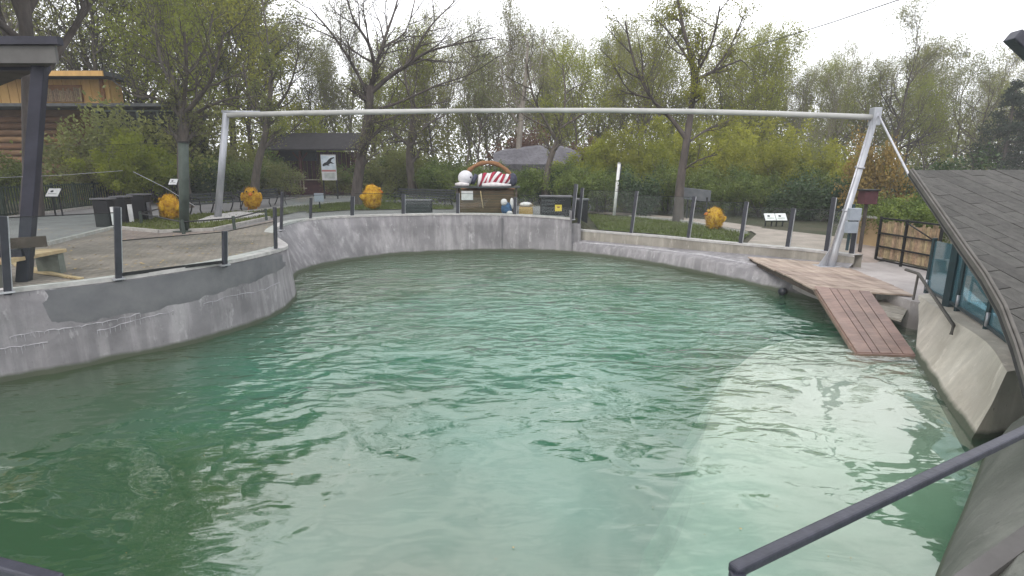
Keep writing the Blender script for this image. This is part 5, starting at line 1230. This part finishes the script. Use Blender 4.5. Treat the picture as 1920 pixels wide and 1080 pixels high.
def bush_kind(name, seed, H, W, n, size, leaf, stems=9):
    T = Tree(seed)
    for k in range(stems):
        a = T.r.uniform(0, 6.28); d = Vector((math.cos(a) * W / H * .7, math.sin(a) * W / H * .7, 1)); T.limb((math.cos(a) * .1, math.sin(a) * .1, -.1), d, H * T.r.uniform(.6, 1.0), .03, 1, .12, .22, (0, 4, 4, 3), (25, 60), .3, .2, None, 3)
    per = max(1, n // max(1, len(T.tips))); kind(name, T, T.leaves(per, size, .16), 'bark_dark', leaf)
bush_kind('bush_a', 61, 2.2, 1.6, 9000, .10, 'leaf_green')
bush_kind('bush_b', 62, 1.5, 1.7, 8000, .09, 'leaf_dark')
bush_kind('bush_c', 63, 3.2, 2.0, 10000, .13, 'leaf_spring')
bush_kind('bush_d', 64, 2.6, 1.7, 5000, .11, 'leaf_olive')
# conifer: tiers of drooping boughs
T = Tree(71); pts = [Vector((0, 0, z)) for z in np.linspace(-.2, 9, 8)]; T.wood.tube(pts, list(np.linspace(.2, .03, 8)), 8)
for k in range(120):
    z = T.r.uniform(1.2, 8.8); a = T.r.uniform(0, 6.28); L = (9.4 - z) * .36 * T.r.uniform(.7, 1.15); T.limb((0, 0, z), (math.cos(a), math.sin(a), .15), L, .03, 2, -.05, .1, (0, 0, 0, 5), (25, 50), .2, .2, None, 3)
kind('pine', T, T.leaves(26, .13, .10), 'bark_dark', 'pine')

W_L = 'left of the bare tree'; W_C = 'in the wood behind the booth'; W_R = 'right of the lawn tree'
ORD = ['first', 'second', 'third', 'fourth', 'fifth', 'sixth', 'seventh', 'eighth', 'ninth', 'tenth', 'eleventh', 'twelfth', 'thirteenth', 'fourteenth', 'fifteenth', 'sixteenth', 'seventeenth', 'eighteenth', 'nineteenth', 'twentieth', 'twenty-first', 'twenty-second', 'twenty-third', 'twenty-fourth']
LOOK = {'wood_a': 'olive leaved tree', 'wood_b': 'fresh green tree', 'wood_c': 'pale trunked sparse tree', 'wood_d': 'dark limbed tree', 'wood_e': 'low branched green tree', 'bush_a': 'green bush', 'bush_b': 'dark green bush', 'bush_c': 'tall yellow green bush', 'bush_d': 'thin olive bush'}
def numbered(items, places):
    out = []; cnt = {}
    for it in sorted(items):
        pl = next(p for lim, p in places if it[0] < lim); key = (LOOK[it[2]], pl); cnt[key] = cnt.get(key, 0) + 1
        out.append((*it, '%s %s, %s of these from left' % (LOOK[it[2]], pl, ORD[cnt[key] - 1])))
    return out
woods = []
r5 = random.Random(77)
# (px, distance, kind, scale)
for px, y, k, s, lab in numbered([(-60, 36, 'wood_d', 1.05), (20, 38, 'wood_a', 1.0), (75, 44, 'wood_d', 1.15), (130, 37, 'wood_c', 1.05), (190, 40, 'wood_d', 1.05), (235, 36, 'wood_a', .95), (270, 46, 'wood_b', 1.1), (310, 40, 'wood_d', 1.0), (360, 44, 'wood_a', 1.1),
                    (410, 38, 'wood_b', .95), (450, 46, 'wood_d', 1.15), (500, 42, 'wood_a', 1.05), (545, 48, 'wood_b', 1.15), (560, 40, 'wood_e', .9), (600, 47, 'wood_a', .9), (640, 52, 'wood_c', .95), (430, 33, 'wood_e', .8),
                    (700, 48, 'wood_c', .85), (740, 44, 'wood_e', .85), (790, 50, 'wood_c', .95), (830, 46, 'wood_e', .82), (870, 52, 'wood_c', 1.0), (905, 45, 'wood_a', .75), (945, 49, 'wood_c', 1.02), (985, 44, 'wood_c', .9), (1020, 52, 'wood_a', .9), (1065, 47, 'wood_c', .95), (1095, 43, 'wood_e', .85), (1130, 50, 'wood_b', .9), (1160, 45, 'wood_a', .82),
                    (1200, 42, 'wood_b', .8), (1240, 48, 'wood_e', 1.0), (1320, 46, 'wood_b', .82), (1360, 42, 'wood_e', .9), (1400, 48, 'wood_b', .8), (1440, 42, 'wood_e', .85), (1478, 44, 'wood_c', .78), (1510, 40, 'wood_c', .70), (1550, 46, 'wood_b', .72), (1590, 42, 'wood_a', .68), (1645, 40, 'wood_d', .72), (1680, 46, 'wood_a', .75), (1720, 42, 'wood_e', .72), (1765, 47, 'wood_a', .72), (1800, 40, 'wood_d', .62), (1850, 46, 'wood_d', .70), (1900, 42, 'wood_d', .66), (1950, 44, 'wood_a', .68)] + [(p_, 53 + (i_ * 7) % 6, 'wood_c', (1.05 if p_ < 1180 else .86) * (.9 + .03 * ((i_ * 5) % 7))) for i_, p_ in enumerate((610, 655, 715, 765, 812, 850, 890, 925, 965, 1003, 1042, 1080, 1115, 1148, 1182, 1225, 1290, 1340, 1385, 1425, 1462, 1495, 1535, 1572, 1615, 1660, 1700, 1745, 1785, 1830, 1870))], [(668, W_L), (1275, W_C), (9999, W_R)]):
    woods.append(plant(k, gd(px, y), lab, scale=s * r5.uniform(.95, 1.05) * (1.30 if px < 600 else 1.0), rz=r5.uniform(0, 6.28), sz=s * r5.uniform(.86, 1.1) * (1.30 if px < 600 else 1.0), group='woodland trees behind the pool', name='tree'))
plant('pine', gd(1855, 37), 'dark conifer behind the shingled roof at the right', scale=.86)
plant('pine', gd(1905, 40), 'dark conifer at the right edge, half hidden by the shingled roof', scale=.75)
plant('wood_f', Vector((-17.5, 13.5, 1.24)), 'tall leafing tree behind the shelter at the far left', scale=.93, rz=1.0)
plant('wood_f', Vector((-18, 20, 1.25)), 'tall leafing tree between shelter and log house', scale=1.3, rz=2.2)
plant('wood_f', Vector((-21, 12, 1.25)), 'tall leafing tree left of the shelter, at the very edge', scale=1.1, rz=4.2)
# bushes
B_L = 'beyond the dark railing fence'; B_C = 'behind the booth and benches'; B_R = 'beyond the right-hand lawn'
for px, y, k, s, lab in numbered([(10, 24, 'bush_a', 1.0), (75, 30, 'bush_b', 1.0), (200, 29, 'bush_d', 1.6), (265, 30, 'bush_d', 2.0), (320, 31, 'bush_d', 2.0), (210, 27, 'bush_d', 1.0), (245, 26, 'bush_c', .85), (285, 27, 'bush_c', .9), (310, 29, 'bush_a', 1.1), (390, 31, 'bush_b', 1.2), (430, 32, 'bush_a', 1.1), (465, 34, 'bush_d', 1.2), (500, 37, 'bush_a', 1.2), (545, 41, 'bush_c', 1.3), (620, 43, 'bush_c', 1.4), (540, 35, 'bush_d', .9), (640, 35.5, 'bush_d', .8),
                    (690, 36, 'bush_a', 1.1), (725, 34, 'bush_d', 1.2), (755, 36, 'bush_a', 1.2), (800, 33, 'bush_d', 1.2), (825, 30, 'bush_a', .9), (850, 31, 'bush_a', 1.0), (885, 28, 'bush_a', .85), (905, 26, 'bush_a', .75), (940, 28, 'bush_a', .85), (975, 27, 'bush_a', .75), (1005, 29, 'bush_b', 1.2), (1050, 28, 'bush_a', .9), (1085, 29, 'bush_a', 1.0), (1100, 32, 'bush_c', 1.0), (1125, 28, 'bush_a', .9), (1140, 34, 'bush_c', 1.2),
                    (1170, 29, 'bush_a', 1.0), (1200, 27, 'bush_b', 1.3), (1225, 31, 'bush_c', 1.0), (1250, 28, 'bush_a', 1.0), (1310, 30, 'bush_a', 1.1), (1330, 27, 'bush_a', .8), (1355, 33, 'bush_c', 1.15), (1380, 27, 'bush_a', .85), (1400, 30, 'bush_c', .9), (1425, 26, 'bush_a', .8), (1460, 29, 'bush_c', .95), (1475, 24.5, 'bush_b', 1.0), (1500, 27, 'bush_a', 1.0), (1530, 24, 'bush_b', 1.2), (1555, 29, 'bush_c', .9), (1575, 24, 'bush_b', 1.1), (1500, 34, 'bush_d', 1.5), (1590, 30, 'bush_d', 1.2), (1380, 38, 'bush_c', 1.4), (1270, 36, 'bush_c', 1.4), (1440, 36, 'bush_c', 1.3), (1210, 37, 'bush_c', 1.3)], [(668, B_L), (1160, B_C), (9999, B_R)]):
    plant(k, gd(px, y), lab, 'bush', 'bush', s * r5.uniform(.92, 1.08), r5.uniform(0, 6.28), group='bushes behind the pool')
for px, y, s, lab in [(1630, 16.5, .55, 'clipped green bush just right of the nest box'), (1660, 16.0, .6, 'green bush over the bamboo gate, left'), (1695, 15.5, .6, 'green bush over the bamboo gate, middle'), (1735, 15.2, .62, 'green bush over the bamboo gate, right')]:
    plant('bush_a', gd(px, y), lab, 'bush', 'bush', s, r5.uniform(0, 6.28))
plant('bush_d', gd(1635, 22), 'orange leaved bush behind the right pole of the frame', 'bush', 'bush', .85, 1, leaf='leaf_orange', sz=1.4)
plant('bush_d', gd(1720, 22), 'dark brown bush left of the shingled roof', 'bush', 'bush', 1.1, 3, leaf='leaf_dark')
for px, y, s, lab in [(950, 37, 1.35, 'reddish brown bush above the grey bank, left'), (1000, 38, 1.4, 'reddish brown bush above the grey bank, middle'), (1075, 36, 1.2, 'reddish brown bush above the grey bank, right')]:
    plant('bush_d', gd(px, y), lab, 'bush', 'bush', s, r5.uniform(0, 6.28), leaf='leaf_redbrown', sz=s * 1.25)
# thicket far behind: one mass nobody could count
rs = np.random.RandomState(9); n = 150000
px = rs.uniform(-500, 2400, n); y = rs.uniform(50, 66, n); x = (px - 960) / F * y
clump = np.sin(px * .021) + np.sin(px * .047 + 2) + np.sin(px * .11 + 1)
hmax = 8.8 + 1.3 * clump - 1.6 * (px > 1450) + 1.5 * (px < 560); h = hmax * rs.uniform(0, 1, n) ** .9
V = quads(np.stack([x, y, 1.3 + .03 * np.maximum(0, y - 48) + h], 1), .27, rs)
tag(obj('thicket', leaf_mesh('thicket', V), 'leaf_olive'), 'hazy olive thicket closing the view behind the trees', 'thicket', kind='stuff')
n = 26000; px = rs.uniform(-300, 1750, n); y = rs.uniform(28, 50, n); x = (px - 960) / F * y
keep = ~((px > 440) & (px < 690) & (y < 40))
x, y = x[keep], y[keep]; zg_ = np.array([g(a, b) for a, b in zip(x, y)]); V = quads(np.stack([x, y, zg_ + rs.uniform(0, .5, len(x)) ** 1.5], 1), .16, rs)
tag(obj('ground_cover', leaf_mesh('ground_cover', V), 'leaf_green'), 'low green ground cover on the woodland floor', 'ground cover', kind='stuff')

# fallen leaves on the paving, specks on the water
fl = []; P = [(p.x, p.y) for p in tl[::-1][8::2]]
while len(fl) < 420:
    p = gr(rs.uniform(60, 510), rs.uniform(425, 520))
    if all((p.x - q.x) ** 2 + (p.y - q.y) ** 2 > .4 for q in lt) and not inside((p.x, p.y), [(q.x, q.y) for q in lw] + [(5, 13), (5, 2)]): fl.append((p.x, p.y, p.z + .045))
V = quads(np.array(fl), .07, rs); V[:, 2] = np.repeat([f[2] for f in fl], 4) + rs.uniform(0, .015, len(V))
tag(obj('fallen_leaves', leaf_mesh('fallen_leaves', V), 'straw'), 'small dry leaves scattered over the left terrace', 'leaves', kind='stuff')
fl = [(pz(rs.uniform(150, 1650), rs.uniform(500, 1060), .0)) for _ in range(60)]
fl = [(p.x, p.y, .012) for p in fl if p.x > -6]
V = quads(np.array(fl), .022, rs); V[:, 2] = .010 + rs.uniform(0, .006, len(V))
tag(obj('floating_leaves', leaf_mesh('floating_leaves', V), 'straw'), 'tiny leaves and specks floating on the pool', 'leaves', kind='stuff')
# thin spring haze in the air of the whole place
hm = bpy.data.materials.new('haze'); hm.use_nodes = True; hn = hm.node_tree.nodes; hn.remove(hn['Principled BSDF'])
hv = hn.new('ShaderNodeVolumePrincipled'); hv.inputs['Color'].default_value = (.93, .95, 1, 1); hv.inputs['Density'].default_value = .0013
hm.node_tree.links.new(hv.outputs[0], hn['Material Output'].inputs['Volume']); MATS['haze'] = hm
tag(MB().box((0, 0, 10.5), (630, 630, 28)).build('haze', 'haze'), 'thin pale spring haze filling the air', 'haze', kind='stuff')
